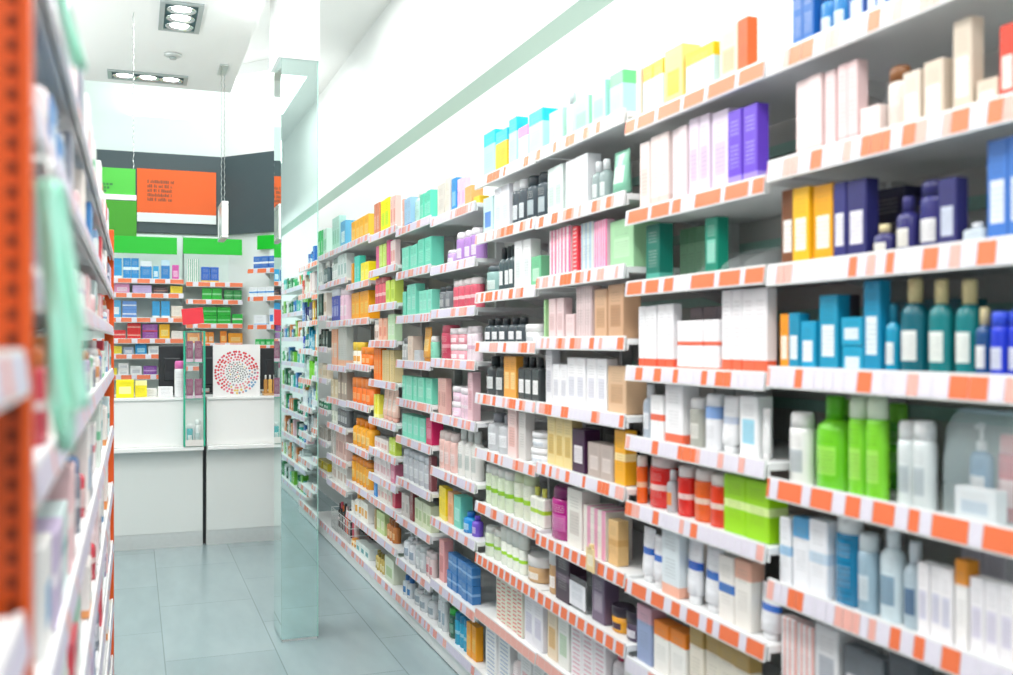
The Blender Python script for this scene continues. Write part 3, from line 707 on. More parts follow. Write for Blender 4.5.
# ================================================================== LEFT-HAND GONDOLA
XG = -.088
ZL = [1.862, 1.69, 1.53, 1.345, 1.09, .84, .58, .32, .07]
GB = [('first left bay', 1.0, 1.93), ('second left bay', 1.935, 2.865), ('third left bay', 2.87, 3.80), ('farthest left bay', 3.805, 4.72)]
def gondola(label, y0, y1, zs, post_far):
    t = thing('gondola_bay', label, 'shelving', (XG, y1, 0), PI, 'left-hand shelving bays')
    L = y1 - y0
    box_part('back_panel', SHELF_GREY, t, .42, .43, 0, L, .02, 1.9)
    box_part('kickplate', WHITE_METAL, t, .01, .02, 0, L, 0.006, .07)
    for i, z in enumerate(zs):
        shelf(t, .001, L - .001, z, 0, .41, int(y0 * 50) + i, .12, None, True, .04)
    bm = bmesh.new(); bm_box(bm, .385, .415, .002, .03, 0, 2.0)
    if post_far:
        bm.free(); bm = bmesh.new(); bm_box(bm, -.004, .035, -.034, -.004, 0, 2.0, 0, .002)
    part('upright', bm, ORANGE_METAL, t)
    return t
for i, (gn, y0, y1) in enumerate(GB):
    gondola('white double-sided shelving bay with orange upright, %s' % gn, y0, y1, ZL, i == 3)
# near bay with its own shelf heights, and the perforated orange end frame between
tn = gondola('white shelving bay at the very left edge of the photo, nearest left bay', .34, .93, [1.455, 1.232, 1.0, .75, .5, .07], False)
t = thing('end_frame', 'perforated orange steel end frame between nearest and first left bays', 'upright', (XG, .962, 0))
bm = bmesh.new(); bm_box(bm, -.0045, .004, -.014, .014, 0, 2.4, 0, .001); bm_box(bm, -.42, -.0045, .004, .012, 0, 2.4)
part('post', bm, ORANGE_METAL, t)
bm = bmesh.new()
for i in range(105):
    z = .08 + i * .0215
    bm_box(bm, -.0165, -.009, .0012, .0038, z, z + .009)
part('slot_shade_blocks', bm, SLOT_SHADE, t)  # slots are not cut; brown blocks paint their inner shade

random.seed(11)
LC = [('f4f2f4', 'd8c8dc'), ('f4dfe2', 'f8f0f0'), ('e8eef4', '88a8d0'), ('f6f4f2', 'e08890'), ('d8ecec', '60b0b0'), ('c8b8d8', 'f0e8f4'), ('3f86c8', 'e0ecf8'),
      ('f4f4f4', 'c8c8d0'), ('f0c8cc', 'f8e4e4'), ('8a90a0', 'e0e0e8'), ('f4f2f0', '70a8d8'), ('d84858', 'f8d8d8'), ('e8f4ec', '80c8a0'), ('f6f0ea', 'f0a060')]
def stock_left(y0, y1, z, hmax, where, group, kinds='ccccbs', wr=(.085, .16)):
    y = y0 + .03; n = 0
    while y < y1 - .08:
        w = random.uniform(*wr); w = min(w, y1 - y - .01)
        if w < .04: break
        c1, c2 = random.choice(LC); kk = random.choice(kinds); n += 1
        D = .1 if kk == 'c' else min(.07, w)
        if kk != 'c': w = min(w, .075)
        h = hmax * random.uniform(.55, .93)
        ms = product_meshes(kk, D, w, h, c1, c2, random.choice(('f4f4f4', '6090c8', 'e88040', 'f4f4f4')), random.choice('LLSTB'))
        xx = XG - .006 - random.choice((0, .004, .01, .03)) - D / 2
        spawn(kk, ms, (xx, y + w / 2, z), PI, ('%s %s%s, %s from front, %s' % (cname(c1), KIND[kk][1], '' if cname(c1) == cname(c2) else ' with %s print' % cname(c2), ORD[n], where)), group, ('hygiene_pack', 'pack') if kk == 'c' else None)
        y += w + random.uniform(.005, .03)
LW = ['topmost shelf', 'second shelf', 'third shelf', 'fourth shelf', 'fifth shelf', 'sixth shelf', 'seventh shelf', 'eighth shelf', 'ninth shelf']
for gi, (gn, y0, y1) in enumerate(GB):
    for si in range(9):
        if gi == 0 and si > 7: continue
        if gi == 1 and si > 8: continue
        gap = (ZL[si - 1] - ZL[si] - .045) if si else .2
        stock_left(y0 if gi else 1.03, y1, ZL[si] + .0365, gap, '%s, %s' % (LW[si], gn), 'products on the left shelving, %s' % gn)
# near bay items
for kk, D, W, H, c1, c2, c3, x, y, z, lab in (
    ('s', .05, .07, .15, 'e4f0e6', 'a8d8b0', 'e8f4ea', XG - .06, .86, 1.4915, 'pale green bottle standing before the orange end frame, nearest left bay'),
    ('c', .08, .08, .17, 'e6ece8', 'c0dcc8', None, XG - .075, .72, 1.4915, 'pale green carton at the left edge, upper shelf, nearest left bay'),
    ('s', .06, .07, .14, '3f7ed8', '7fb0ec', '2a5cb0', XG - .09, .84, 1.2685, 'blue bottle before the perforated orange frame, lower shelf, nearest left bay'),
    ('c', .2, .12, .07, 'f79a10', 'fbc050', None, XG - .14, .84, 1.0365, 'orange carton on the third shelf at the bottom left corner')):
    spawn(kk, product_meshes(kk, D, W, H, c1, c2, c3, 'L'), (x, y, z), PI, lab, None)

# mint hanging packs (household gloves) on the left shelf ends
MINT, nt, p = mat_base('mint_rubber')
tc = nt.nodes.new('ShaderNodeTexCoord'); w_ = nt.nodes.new('ShaderNodeTexNoise'); w_.inputs['Scale'].default_value = 14
nt.links.new(tc.outputs['Object'], w_.inputs['Vector'])
mx = nt.nodes.new('ShaderNodeMix'); mx.data_type = 'RGBA'; mx.inputs[6].default_value = lin('96e8cc'); mx.inputs[7].default_value = lin('c4f6e6')
nt.links.new(w_.outputs['Fac'], mx.inputs[0]); nt.links.new(mx.outputs[2], p.inputs['Base Color'])
p.inputs['Roughness'].default_value = .4
def glove_pack(label, x, y, ztop, outline, th=.007):
    """outline: list of (zdrop, x0, x1) rows of a soft hanging sheet facing the camera"""
    t = thing('hanging_glove_pack', label, 'gloves', (x, y, ztop), 0, 'mint packs hanging from the left shelves')
    bm = bmesh.new(); rings = []
    n = 14
    for i, (dz, a, b) in enumerate(outline):
        row = []
        for k in range(n):
            f = k / (n - 1); xx = a + (b - a) * f
            yy = .006 * math.sin(f * 9 + i * .5) + .004 * math.sin(f * 17 - i)
            row.append((xx, yy, -dz, math.sin(PI * f) ** .5 * th if 0 < f < 1 else .001))
        rings.append([bm.verts.new((xx, yy - tt, zz)) for xx, yy, zz, tt in row] + [bm.verts.new((xx, yy + tt, zz)) for xx, yy, zz, tt in row[::-1]])
    m = 2 * n
    for a, b in zip(rings, rings[1:]):
        for i in range(m): bm.faces.new((a[i], a[(i + 1) % m], b[(i + 1) % m], b[i])).smooth = True
    bm.faces.new(rings[0]); bm.faces.new(rings[-1][::-1])
    part('glove', bm, MINT, t)
    bm = bmesh.new(); mid = (outline[0][1] + outline[0][2]) / 2
    bm_tube(bm, (mid, 0, -.01), (mid, 0, .018), .003); bm_tube(bm, (mid, 0, .018), (mid - .05, .0, .018), .003)
    part('hook', bm, STEEL, t)
def gp(u, d): return d * (u - 134) * CT / F
dG = .905
yG = (dG + .075 * ST) / CT
glove_pack('mint green rubber gloves hanging from a left shelf in front of the white cartons', 0, yG, zat(180, dG),
    [((v - 180) * dG / F, gp(a - 4, dG), gp(b + 3, dG)) for v, a, b in ((180, 40, 58), (195, 41, 63), (230, 43, 68), (270, 45, 73), (310, 47, 80), (330, 48, 83), (360, 49, 80), (395, 51, 86), (408, 53, 86), (412, 55, 73), (430, 58, 72), (452, 61, 70))])
dG2 = 1.02
glove_pack('mint green pack hanging at the top shelf, upper left corner of the photo', 0, (dG2 + .07 * ST) / CT, zat(-25, dG2),
    [((v + 25) * dG2 / F, gp(a + 9, dG2), gp(b + 8, dG2)) for v, a, b in ((-25, 42, 54), (-10, 44, 58), (20, 49, 66), (45, 55, 73), (62, 60, 78), (68, 68, 79))])

# ================================================================== BACK SHELVING
YB = 8.97
PB, NB = (0, YB), (0.0, -1.0)
def bx(u, Y=YB): return hit(u, (0, Y), (0, -1))[1][0]
def bz(v, u, Y=YB): return zat(v, hit(u, (0, Y), (0, -1))[0])
GREEN_H = plain('green_header', '06c428', .4, noise=.05, nscale=4)
BACKW = plain('pale_back_board', 'e8f4f0', .5, noise=.03, nscale=3)
ALT = [(2, .11), (0, .04), (2, .085), (0, .04), (2, .1), (0, .045)]
def back_section(name_l, xa, xb_, strips, header, uu):
    """origin at left front, local frame of the aisle-facing shelving: local x -> depth, so build rotated +90 deg"""
    t = thing('wall_shelving', name_l, 'shelving', (xa, YB, 0), PI / 2, 'shelving behind the counter')
    L = xb_ - xa     # local y runs -X after rotation: y in [-L, 0]
    box_part('back_panel', BACKW, t, .28, .29, -L, 0, .02, 2.45)
    box_part('kickplate', WHITE_METAL, t, .01, .02, -L, 0, .006, .07)
    x0, x1, z0, z1 = header
    box_part('header_panel', GREEN_H, t, .004, .014, -(x1 - xa), -(x0 - xa), z0, z1)
    for i, z in enumerate(strips):
        shelf(t, -L + .002, -.002, z, 0, .275, 900 + i, .6, ALT[i % 3:] + ALT[:i % 3], False, .045)
    return t
zl = [bz(v, 146) - .022 for v in (281, 295.5, 320, 341, 356.5, 377)]
back_section('shelving with wide bright green header behind the left counter', bx(92), bx(184), zl + [zl[-1] - .25, zl[-1] - .5, zl[-1] - .75, ], (bx(104, 8.98), bx(177, 8.98), bz(253.5, 140, 8.98), bz(236.5, 140, 8.98)), 0)
zm = [bz(v, 214) - .022 for v in (284.5, 302, 326, 345.5)]
back_section('shelving with green header behind the white dotted poster, centre back', bx(185.5), bx(243), zm + [zm[-1] - .2, zm[-1] - .42, zm[-1] - .64, zm[-1] - .86], (bx(183, 8.98), bx(242, 8.98), bz(254.5, 212, 8.98), bz(238.5, 212, 8.98)), 0)
BK = {
 0: ["c 111 122 258 28a0dc f0f8fc B; c*2 123 139 258 1e90d4 e0f2fc S; c 140 152 261 2088cc e8f0f8 T; c 153 159 266 30a8e0 d8f0fa; c 161 170 260 1c80c8 c8e8f8 T; c 172 179 265 dc58b0 f4b8dc",
     "x 114 130 283 ec9cc8 f8d8ea; x 132 152 285 d0b8e8 8858b8 B; x 153 168 287 48303c a07868 S; x 170 183 286 f2d428 a878c0 B",
     "c 111 121 300 58b4e4 f0f6fa; 2x 122 137 301 6898dc e8eef8 S; c 152 160 301 38a8e4 f0f8fc B; c 161 170 301 38a8e4 f0f8fc B; x 171 183 306 f6ece0 f0a860 B",
     "x 113 126 330 e43c40 f8c0b8 S; 2x 127 141 323 e83030 f8b8a8 S; 2x 142 158 324 9850a8 e05050 B; c 159 170 324 fabc1c fce080; x 171 183 331 f4eee8 f0a880 B",
     "x 112 122 346 f0e048 c8d0d8 B; x 123 134 347 a0b0c8 e0e4ec; c 135 147 344 2098d4 a0d8f0; x 148 160 346 eef0f0 c8d0d8",
     "x 111 117 368 f4e040; 2x 118 129 363 f0f0f0 d8dce0; x 130 142 366 eceeee c8ccd4; x 143 157 366 8848a8 d0a8e0 S"],
 1: ["c*2 187 199 259 f2f4f0 80b8a0 V; x*2 201 219 267 2464c4 f4bc24 B",
     "c*2 202 222 288 24bc3c 98e4a4 S; c*2 224 242 290 229444 88cc98 S",
     "2x*2 203 231 307 1cb434 80dc90 S; x 232 243 314 28c048 e0f0d8 S",
     "c 187 200 333 f69838 fcd8a8; c*2 202 214 332 f69430 fce0c0; c 220 227 331 f48c20 fcc878; x 228 243 333 f2a024 f8cc80"]}
for sec, (zz, nm) in enumerate(((zl, 'left back shelving'), (zm, 'centre back shelving'))):
    for si, spec in enumerate(BK[sec]):
        w = SHELFW[si] + (' shelf' if si == 0 else ' shelf down')
        stock(spec, PB, NB, zz[si] + .0365, '%s, %s' % (w, nm), 'medicine boxes on the %s' % nm, nm=('medicine_box', 'medicine box'))
# angled section at the right
PA = (AC[0] + AN[0] * .3, AC[1] + AN[1] * .3)
rzA = math.atan2(-AN[1], -AN[0])
def az(v, u, off=.3):
    P = (AC[0] + AN[0] * off, AC[1] + AN[1] * off); return zat(v, hit(u, P, AN)[0])
def as_(u, off=.3):
    P = (AC[0] + AN[0] * off, AC[1] + AN[1] * off); p = hit(u, P, AN)[1]
    return (p[0] - P[0]) * AD[0] + (p[1] - P[1]) * AD[1]
s0, s1 = as_(247.5), as_(292)
t = thing('wall_shelving', 'narrow angled shelving with green header at right, behind the column', 'shelving', (PA[0] + AD[0] * s0, PA[1] + AD[1] * s0, 0), rzA, 'shelving behind the counter')
La = s1 - s0
box_part('back_panel', BACKW, t, .27, .28, -La, 0, .02, 2.45)
box_part('header_panel', GREEN_H, t, .258, .269, -La + .02, -(as_(256.5, .05) - s0), az(249, 266, .05), az(235, 266, .05))
za = [az(v, 262) - .022 for v in (270.7, 298.7, 327, 347.5)]
for i, z in enumerate(za + [za[-1] - .25, za[-1] - .5, za[-1] - .75]):
    shelf(t, -La + .002, -.002, z, 0, .265, 950 + i, .6, ALT[i % 3:] + ALT[:i % 3], False, .045)
for si, spec in enumerate(("c*3 253 276 256 3c74c4 eef2f8 S", "x*3 249 274 287 f0f4f8 2494e4 S", "x 253 266 315 f2f6fa 2898e4 B; c 269 274 308 e8f0f8 3090e0 L", "c*4 255 276 339 30b858 a0e0b0 L")):
    w = SHELFW[si] + (' shelf' if si == 0 else ' shelf down')
    stock(spec, PA, AN, za[si] + .0365, '%s, angled back shelving' % w, 'medicine boxes on the angled shelving', nm=('medicine_box', 'medicine box'))

# signs on the fascia band
def wall_sign(label, u0, u1, v0, v1, col, white_to=None, text=None):
    Yw = 9.255
    x0, x1 = bx(u0, Yw), bx(u1, Yw); um = (u0 + u1) / 2
    z1, z0 = bz(v0, um, Yw), bz(v1, um, Yw)
    t = thing('wall_sign', label, 'sign', (x0, Yw, z0))
    w, h = x1 - x0, z1 - z0
    zc = 0
    if white_to:
        zc = bz(white_to, um, Yw) - z0
        box_part('white_band', plain('sign_white', 'eef4f4', .4, noise=.03), t, 0, w, -.008, .004, 0, zc)
    box_part('panel', plain('sign_panel', col, .45, noise=.06, nscale=4), t, 0, w, -.008, .004, zc, h)
    if text:
        bm = bmesh.new(); rnd = random.Random(3)
        X0, X1, Z1, Z0, rows = text
        dz = (Z1 - Z0) / rows
        for r in range(rows):
            x = X0
            end = X1 - rnd.uniform(0, .12) * (X1 - X0)
            while x < end:
                ww = rnd.uniform(.008, .018)
                bm_box(bm, w * x, w * min(end, x + ww), -.0092, -.0079, h * (Z1 - dz * (r + .8)), h * (Z1 - dz * (r + rnd.choice((.1, .1, .28)))))
                x += ww + (.006 if rnd.random() < .8 else .025)
        part('lettering', bm, plain('sign_ink', '8a5038' if col.startswith('f') else '2c7838', .6, noise=.05), t)
wall_sign('orange sign with small lines of text and white lower band on dark fascia', 137, 216, 170.5, 223, 'f4641c', 214, (.13, .47, .80, .38, 5))
wall_sign('plain mid-green sign panel on dark fascia left of the orange sign', 84, 136.5, 200, 237, '46a824')
# hanging green sign with chain
dH = 5.8
YH = 5.8 / (CT - (120 - CX) / F * ST)
xh0, xh1 = bx(78, YH), bx(135.5, YH); zh1, zh0 = bz(168, 115, YH), bz(199.5, 115, YH)
t = thing('hanging_sign', 'green hanging sign with white foot bar on a chain from the ceiling, left', 'sign', (xh0, YH, zh0))
w, h = xh1 - xh0, zh1 - zh0
box_part('panel', plain('sign_panel', '3fae34', .45, noise=.06, nscale=4), t, 0, w, -.006, .006, .026, h)
box_part('foot_bar', plain('sign_white', 'eef4f4', .4, noise=.03), t, 0, w + .004, -.012, .012, 0, .025)
bm = bmesh.new(); rnd = random.Random(9)
for r in range(3):
    x = w * .2
    while x < w * (.60 - .05 * r):
        ww = rnd.uniform(.01, .02)
        bm_box(bm, x, x + ww, -.0075, -.0059, h * (.44 - r * .11), h * (.51 - r * .11)); x += ww + .005
part('lettering', bm, plain('sign_ink', '2c7838', .6, noise=.05), t)
CH = plain('chain_grey', 'a8b0ae', .35, metal=.6, noise=.05)
def chain(bm, x, y, z0, z1):
    z = z0; k = 0
    while z < z1 - .02:
        bm_tube(bm, (x + (.003 if k % 2 else -.003), y, z), (x + (-.003 if k % 2 else .003), y, min(z1, z + .032)), .0019, 6)
        z += .028; k += 1
bm = bmesh.new(); chain(bm, w - .01, 0, h - .01, 3.2 - zh0); part('chain', bm, CH, t)
# sign seen edge-on, hung on two chains
YS = 6.6 / (CT - (222 - CX) / F * ST)
xs = bx(223, YS); zb0, zt0 = bz(240, 223, YS), bz(204, 223, YS)
t = thing('hanging_sign', 'metal framed glass sign hung edge-on by two chains before the dark fascia', 'sign', (xs, YS, zb0))
h = zt0 - zb0
bm = bmesh.new()
a0, a1 = -.02, .02
for z_ in (0, h - .02): bm_box(bm, a0, a1, -.15, .15, z_, z_ + .02, 0, .003)
for y_ in (-.15, .13): bm_box(bm, a0, a1, y_, y_ + .02, .02, h - .02, 0, .003)
part('frame', bm, STEEL, t)
box_part('glass_face', clear('lit_glass', 'e8f4f2', .75, .15), t, -.016, .016, -.129, .129, .021, h - .021)
bm = bmesh.new(); chain(bm, -.017, -.10, h, 3.2 - zb0); chain(bm, .017, .10, h, 3.2 - zb0); part('chain', bm, CH, t)
box_part('ceiling_plate', STEEL, t, -.025, .025, -.12, .12, 3.19 - zb0, 3.2 - zb0)

# ================================================================== COUNTERS
YC = 7.56
def counter(label, x0, x1):
    t = thing('service_counter', label, 'counter', (x0, YC, 0), 0, 'white service counters')
    L = x1 - x0
    box_part('worktop', WHITE_LAM, t, 0, L, -.015, .62, 1.075, 1.096, .003)
    box_part('upper_front', WHITE_LAM, t, 0, L, 0, .03, .742, 1.074)
    box_part('customer_ledge', WHITE_LAM, t, 0, L, -.075, .03, .712, .741, .003)
    box_part('lower_front', plain('pale_panel', 'dfe4e2', .35, noise=.03, nscale=2), t, .002, L - .002, .03, .055, .108, .711)
    box_part('kickplate', STEEL, t, .004, L - .004, .032, .05, 0, .107)
    bm = bmesh.new(); bm_box(bm, 0, .02, .056, .6, 0, 1.074); bm_box(bm, L - .02, L, .056, .6, 0, 1.074)
    part('side_panel', bm, WHITE_LAM, t)
    return t
xc = bx(203.2, YC); xc2 = bx(206.8, YC)
counter('long white service counter with steel kickplate, left of the narrow gap', -1.6, xc)
counter('white service counter under the dotted poster, right of the narrow gap', xc2, bx(296, YC))
bm = bmesh.new(); bm_box(bm, xc + .001, xc2 - .001, YC + .1, YC + .13, 0, 1.09); o = part('gap_shade_strip', bm, DARK); tag(o, 'dark strip standing for shade in the narrow gap between the two white counters', 'panel')  # dark strip painted in for the shade of the open gap
TOPZ = 1.096
# monitors seen from behind
def monitor(label, u0, u1, v0, v1, Y, tilt=0):
    x0, x1 = bx(u0, Y), bx(u1, Y); um = (u0 + u1) / 2
    z1 = bz(v0, um, Y); z0 = max(bz(v1, um, Y), TOPZ + .03)
    t = thing('computer_monitor', label, 'monitor', ((x0 + x1) / 2, Y, TOPZ), 0, 'monitors on the counters')
    w = x1 - x0
    bm = bmesh.new(); bm_box(bm, -w / 2, w / 2, -.018, .012, z0 - TOPZ, z1 - TOPZ, 0, .006); bm_box(bm, -w * .3, w * .3, -.034, -.017, (z0 - TOPZ) * 1.6, (z1 - TOPZ) * .75, 0, .006)
    part('screen_housing', bm, DARK, t)
    bm = bmesh.new(); bm_box(bm, -.03, .03, .013, .03, 0.011, .25); bm_box(bm, -.1, .1, -.06, .09, 0, .0105, 0, .003)
    part('stand', bm, DARK, t)
monitor('dark computer monitor seen from behind on the left counter', 158.5, 186, 345.5, 386, 7.95)
monitor('dark computer monitor between the glass tower and the dotted poster', 199, 228, 345.5, 388, 8.0)
monitor('dark computer monitor at the right end of the counter beside the column', 259, 290, 348, 390, 7.98)
# poster
Yp = 7.57
x0, x1 = bx(213, Yp), bx(260, Yp); zt = bz(344.5, 236, Yp)
t = thing('poster_board', 'white square board printed with a ring of coloured dots on the right counter', 'poster', ((x0 + x1) / 2, Yp, TOPZ + .0005))
w = x1 - x0; h = zt - TOPZ
box_part('board', plain('poster_white', 'f8f8f8', .4, noise=.02), t, -w / 2, w / 2, 0, .012, 0, h)
bm = bmesh.new(); rnd = random.Random(4)
def disc(bm, x, z, r, mi):
    vs = [bm.verts.new((x + r * math.cos(a * PI / 5), -.0012, z + r * math.sin(a * PI / 5))) for a in range(10)]
    bm.faces.new(vs).material_index = mi
cxp, czp = 0, h * .46; RX, RZ = w * .45, h * .40
for ring, (rr, n, sz) in enumerate(((1, 40, .0085), (.87, 36, .0085), (.74, 30, .008), (.62, 26, .007))):
    for i in range(n):
        a = 2 * PI * (i + .5 * (ring % 2)) / n + rnd.uniform(-.05, .05)
        up = math.sin(a); left = -math.cos(a)
        if up > .25 or left > .55: mi = rnd.choice((0, 0, 0, 1))
        elif left < -.4: mi = rnd.choice((1, 2, 3, 4))
        else: mi = rnd.choice((1, 1, 3, 5, 4))
        disc(bm, cxp + RX * rr * math.cos(a), czp + RZ * rr * math.sin(a), sz, mi)
for i in range(70):
    r = math.sqrt(rnd.random()) * .48; a = i * 2.39996
    r = math.sqrt((i + .5) / 70) * .52
    disc(bm, cxp + RX * r * math.cos(a), czp + RZ * r * math.sin(a), .0052, 6 if i % 5 else rnd.choice((0, 3, 5)))
part('printed_dots', bm, [plain('dot_red', 'dc2c3c'), plain('dot_pink', 'e87890'), plain('dot_blue', '78a8cc'), plain('dot_grey', '9c98a8'), plain('dot_rose', 'e0a8a0'), plain('dot_yellow', 'ecc850'), plain('dot_black', '38383c')], t)
box_part('easel_leg', WHITE_LAM, t, -.02, .02, .012, .09, 0, .01)

# glass display tower on the ledge between the counters
Yt = 7.48
x0, x1 = bx(184.5, Yt), bx(204.5, Yt); tw = x1 - x0; xm = (x0 + x1) / 2
zt0 = .7415; zt1 = bz(331, 194, Yt)
t = thing('display_tower', 'slim green-edged glass display tower standing on the counter ledge by the gap', 'display', (xm, Yt + .001, zt0))
H = zt1 - zt0; dd = .055
bm = bmesh.new()
for sx in (-1, 1):
    for y in (0.0, dd): bm_box(bm, sx * tw / 2 - .006, sx * tw / 2 + .006, y - .004, y + .004, 0, H)
part('glass_edges', bm, GLASS_EDGE, t)
box_part('glass_front', GLASS_PANE, t, -tw / 2, tw / 2, -.003, -.001, 0, H)
shz = [0.002, bz(399.5, 194, Yt) - zt0, bz(363, 194, Yt) - zt0]
for z in shz + [H - .006]: box_part('glass_shelf', GLASS_EDGE, t, -tw / 2 + .007, tw / 2 - .007, .002, dd - .005, z, z + .005)
box_part('title_strip', printed('e8e4e0', 'd05848', 'D'), t, -tw / 2 + .008, tw / 2 - .008, -.006, -.0035, .004, .05)
def tower_item(kk, u0, u1, vtop, z, c1, c2, c3, lab, y=.035, pat='L'):
    a, b = bx(u0, Yt + .01), bx(u1, Yt + .01); W = b - a
    ms = product_meshes(kk, min(.05, W) , W, max(.02, bz(vtop, 194, Yt + .01) - z), c1, c2, c3, pat)
    spawn(kk, ms, ((a + b) / 2, Yt + y, z), PI / 2, lab, 'products in the glass display tower')
for lv, (zz, vt, w1) in enumerate(((zt0 + shz[2] + .0055, 341, 'upper'), (zt0 + shz[1] + .0055, 379, 'middle'))):
    tower_item('c', 186.5, 193, vt, zz, '8c2860', 'e8c0d8', None, 'plum carton, left of two on the %s shelf of the glass tower' % w1, pat='B')
    tower_item('c', 195, 202, vt, zz, '8c2860', 'e8c0d8', None, 'plum carton, right of two on the %s shelf of the glass tower' % w1, pat='B')
tower_item('s', 187, 193, 424, zt0 + .008, '48b8c0', 'e8f4f4', 'f0f4f4', 'turquoise bottle at the foot of the glass tower')
tower_item('s', 195, 201, 420, zt0 + .008, 'eef2f2', 'c0d8d8', 'f0f4f4', 'white bottle at the foot of the glass tower')
# red card on stem on top of tower
xr0, xr1 = bx(181.5, Yt), bx(203, Yt)
o = thing('sign_card', 'plain red card tilted on a clear stem on top of the glass tower', 'sign', (xm, Yt + .035, zt0 + H))
bm = bmesh.new(); bm_tube(bm, (0, 0, 0), (-.01, 0, bz(325, 194, Yt) - zt0 - H + .02), .006); bm_box(bm, -.03, .03, -.02, .02, 0, .004)
part('stem', bm, ACRYL, o)
bm = bmesh.new(); cw = (xr1 - xr0) / 2; z0_, z1_ = bz(324, 192, Yt) - zt0 - H, bz(308, 192, Yt) - zt0 - H
bm_box(bm, -cw, cw, -.012, -.009, z0_, z1_, 0, .0008)
c_ = part('card', bm, plain('red_card', 'f03444', .4, noise=.04), o); c_.rotation_euler = (0, -.1, 0)
# things on the left counter
Yi = 7.66
def ci(kk, u0, u1, vt, D, c1, c2, c3, lab, pat='L', Y=Yi, z=TOPZ, cat=None):
    a, b = bx(u0, Y), bx(u1, Y); W = b - a
    ms = product_meshes(kk, D, W, max(.012, bz(vt, (u0 + u1) / 2, Y) - z), c1, c2, c3, pat)
    return spawn(kk, ms, ((a + b) / 2, Y + D / 2, z + .0005), PI / 2, lab, None, cat)
ci('s', 174.5, 185, 361, .06, 'f4f4f6', None, 'f078c0', 'white bottle with pink cap on the left counter before the monitor', 'N', 7.6)
ci('x', 116, 134, 380, .1, 'f6e81c', 'fbf8b0', None, 'bright yellow box with pale spots at the left end of counter', 'L', 7.64)
ci('x', 135, 147, 381, .1, 'f4e630', 'fbf8b0', None, 'second yellow box on the counter, beside the white paper pile', 'T', 7.72)
ci('x', 138, 157, 389, .16, 'f6f6f6', 'dcdce0', None, 'low white paper pile on the left counter behind yellow boxes', 'D', 7.84, cat=('paper_pile', 'paper'))
ci('x', 158, 173, 387, .1, 'f4f4f4', 'dcdce4', None, 'low white box between paper pile and pink-capped bottle', 'D', 7.62)
ci('x', 104, 114, 383, .12, '3a4048', None, None, 'dark card terminal at the far left end of the counter', 'N', 7.68, cat=('card_terminal', 'card terminal'))
# perfume testers on a tan tray
xt0, xt1 = bx(263, 7.6), bx(277, 7.6)
o = thing('tester_tray', 'tan wooden tray holding perfume testers beside the dotted poster', 'tray', ((xt0 + xt1) / 2, 7.62, TOPZ + .0005))
box_part('tray_base', plain('tan_wood', 'd8ac78', .5, noise=.2, nscale=25), o, -(xt1 - xt0) / 2, (xt1 - xt0) / 2, -.04, .04, 0, .014, .002)
box_part('tray_lip', plain('tan_wood', 'd8ac78', .5, noise=.2, nscale=25), o, -(xt1 - xt0) / 2, (xt1 - xt0) / 2, .033, .04, .0145, .03, .001)
for i, (u0, u1, c1, w1) in enumerate(((264, 267.6, 'c89048', 'leftmost'), (268.4, 272, 'e8b860', 'middle'), (272.8, 276.4, 'b88040', 'rightmost'))):
    ci('q', u0, u1, 375, .02, c1, None, 'eef0ee', 'amber perfume tester with white cap, %s of three on the tan tray' % w1, 'N', 7.605, TOPZ + .0145)

# ================================================================== CEILING FITTINGS
EMIT = plain('lamp_glow', 'ffffff', .3, emit=14)
FR = plain('lamp_frame_grey', 'b4bfbf', .4, metal=.3, noise=.05)
FIN = plain('lamp_inner', '4e7478', .5, metal=.2, noise=.1)
RING = plain('lamp_ring', 'e4ecec', .2, metal=.8, noise=.03)
def ceiling_light(label, x, y, rz):
    t = thing('ceiling_light', label, 'ceiling light', (x, y, 3.2), rz, 'triple recessed ceiling lights')
    bm = bmesh.new()
    for a in ((-.105, .105, -.24, -.215), (-.105, .105, .215, .24), (-.105, -.08, -.215, .215), (.08, .105, -.215, .215)): bm_box(bm, a[0], a[1], a[2], a[3], -.012, -.001)
    part('frame', bm, FR, t)
    box_part('recess', FIN, t, -.08, .08, -.215, .215, -.004, -.001)
    for k in (-.14, 0, .14):
        bm = bmesh.new(); bm_lathe(bm, [(.04, -.0045), (.052, -.006), (.068, -.014), (.072, -.0145), (.072, -.010), (.045, -.005)], 24, 1, 1, (0, k), 0, False)
        l = part('reflector', bm, RING, t)
        bm = bmesh.new(); bm_lathe(bm, [(.048, -.005), (.046, -.008)], 20, 1, 1, (0, k)); part('lamp', bm, EMIT, l)
def ceil_pt(u, v, H=1.7):
    t_ = F * H / (VH - v); a = (u - CX) / F
    return (ST + a * CT) * t_, (CT - a * ST) * t_
x, y = ceil_pt(180.5, 16.5); ceiling_light('recessed ceiling light with three round lamps in a column, nearer one', x, y, 0)
x, y = ceil_pt(148, 76.5); ceiling_light('recessed ceiling light with three round lamps in a row, farther one', x, y, PI / 2)
x, y = ceil_pt(173, 54)
t = thing('smoke_detector', 'small round metal smoke detector on the ceiling between the two lights', 'detector', (x, y, 3.2))
bm = bmesh.new(); bm_lathe(bm, [(.05, -.001), (.05, -.012), (.035, -.02)], 20); part('housing', bm, STEEL, t)
bm = bmesh.new(); bm_lathe(bm, [(.022, -.0205), (.018, -.032)], 16); part('sensor', bm, FR, t)

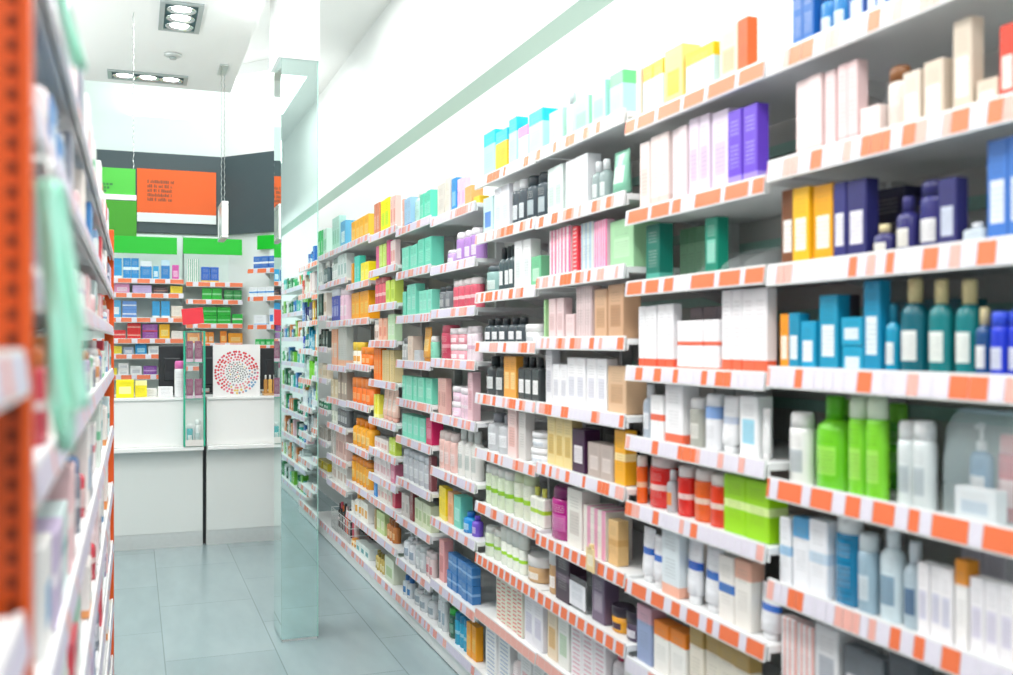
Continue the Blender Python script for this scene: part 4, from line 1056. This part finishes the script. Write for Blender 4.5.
# ================================================================== LIGHT
LK = .525
def area(name, x, y, z, sx, sy, power, rot=(0, 0, 0), col=(1, .99, .97)):
    l = bpy.data.lights.new(name, 'AREA'); l.shape = 'RECTANGLE'; l.size = sx; l.size_y = sy; l.energy = power; l.color = col
    o = bpy.data.objects.new(name, l); COL.objects.link(o); o.location = (x, y, z); o.rotation_euler = rot
    return o
for i, y in enumerate((-.8, 1.2, 3.2, 5.2)): area('aisle_lamp', .3, y, 3.17, .5, 1.0, 58 * LK)
for i, y in enumerate((0, 2.2, 4.4, 6.6)): area('upper_wall_fill', 1.15, y, 3.96, .7, 1.6, 22 * LK)  # added unseen fill that washes out the upper right wall
area('counter_lamp', -.2, 7.9, 3.9, 2.2, 1.2, 46 * LK, (0, 0, 0), (.9, 1, .99))
area('shop_lamp', -1.8, 4, 3.15, 1.5, 5, 60 * LK)
area('high_ceiling_fill', .2, 3.8, 3.50, .5, 14, 110 * LK, (PI, 0, 0))  # invented fill hidden above the low panel, whitens the high ceiling
area('low_ceiling_fill', -1.25, 3.6, 2.3, .5, 6, 130 * LK, (PI, 0, 0))  # no real fitting: added out of view to brighten the low ceiling
area('far_recess_fill', 1.2, 9.6, 3.9, .8, 2.5, 50 * LK)  # added unseen fill for the dark recess past the column
area('shop_back_lamp', .8, -2.4, 3.1, 1.2, 2, 60 * LK)
W = bpy.data.worlds.new('world'); S.world = W; W.use_nodes = True
W.node_tree.nodes['Background'].inputs[0].default_value = (.93, .97, 1, 1)
W.node_tree.nodes['Background'].inputs[1].default_value = .7

# ================================================================== CAMERA
cam = bpy.data.cameras.new('camera'); co = bpy.data.objects.new('camera', cam); COL.objects.link(co)
co.location = (0, 0, CAMZ); co.rotation_euler = (PI / 2, 0, -TH)
cam.sensor_width = 36; cam.lens = F / 1013 * 36
cam.shift_y = 4.5 / 1013
cam.clip_start = .02
cam.dof.use_dof = True; cam.dof.focus_distance = 6.0; cam.dof.aperture_fstop = 2.6
S.camera = co
S.view_settings.view_transform = 'Standard'
S.view_settings.look = 'None'
S.view_settings.exposure = 0.0
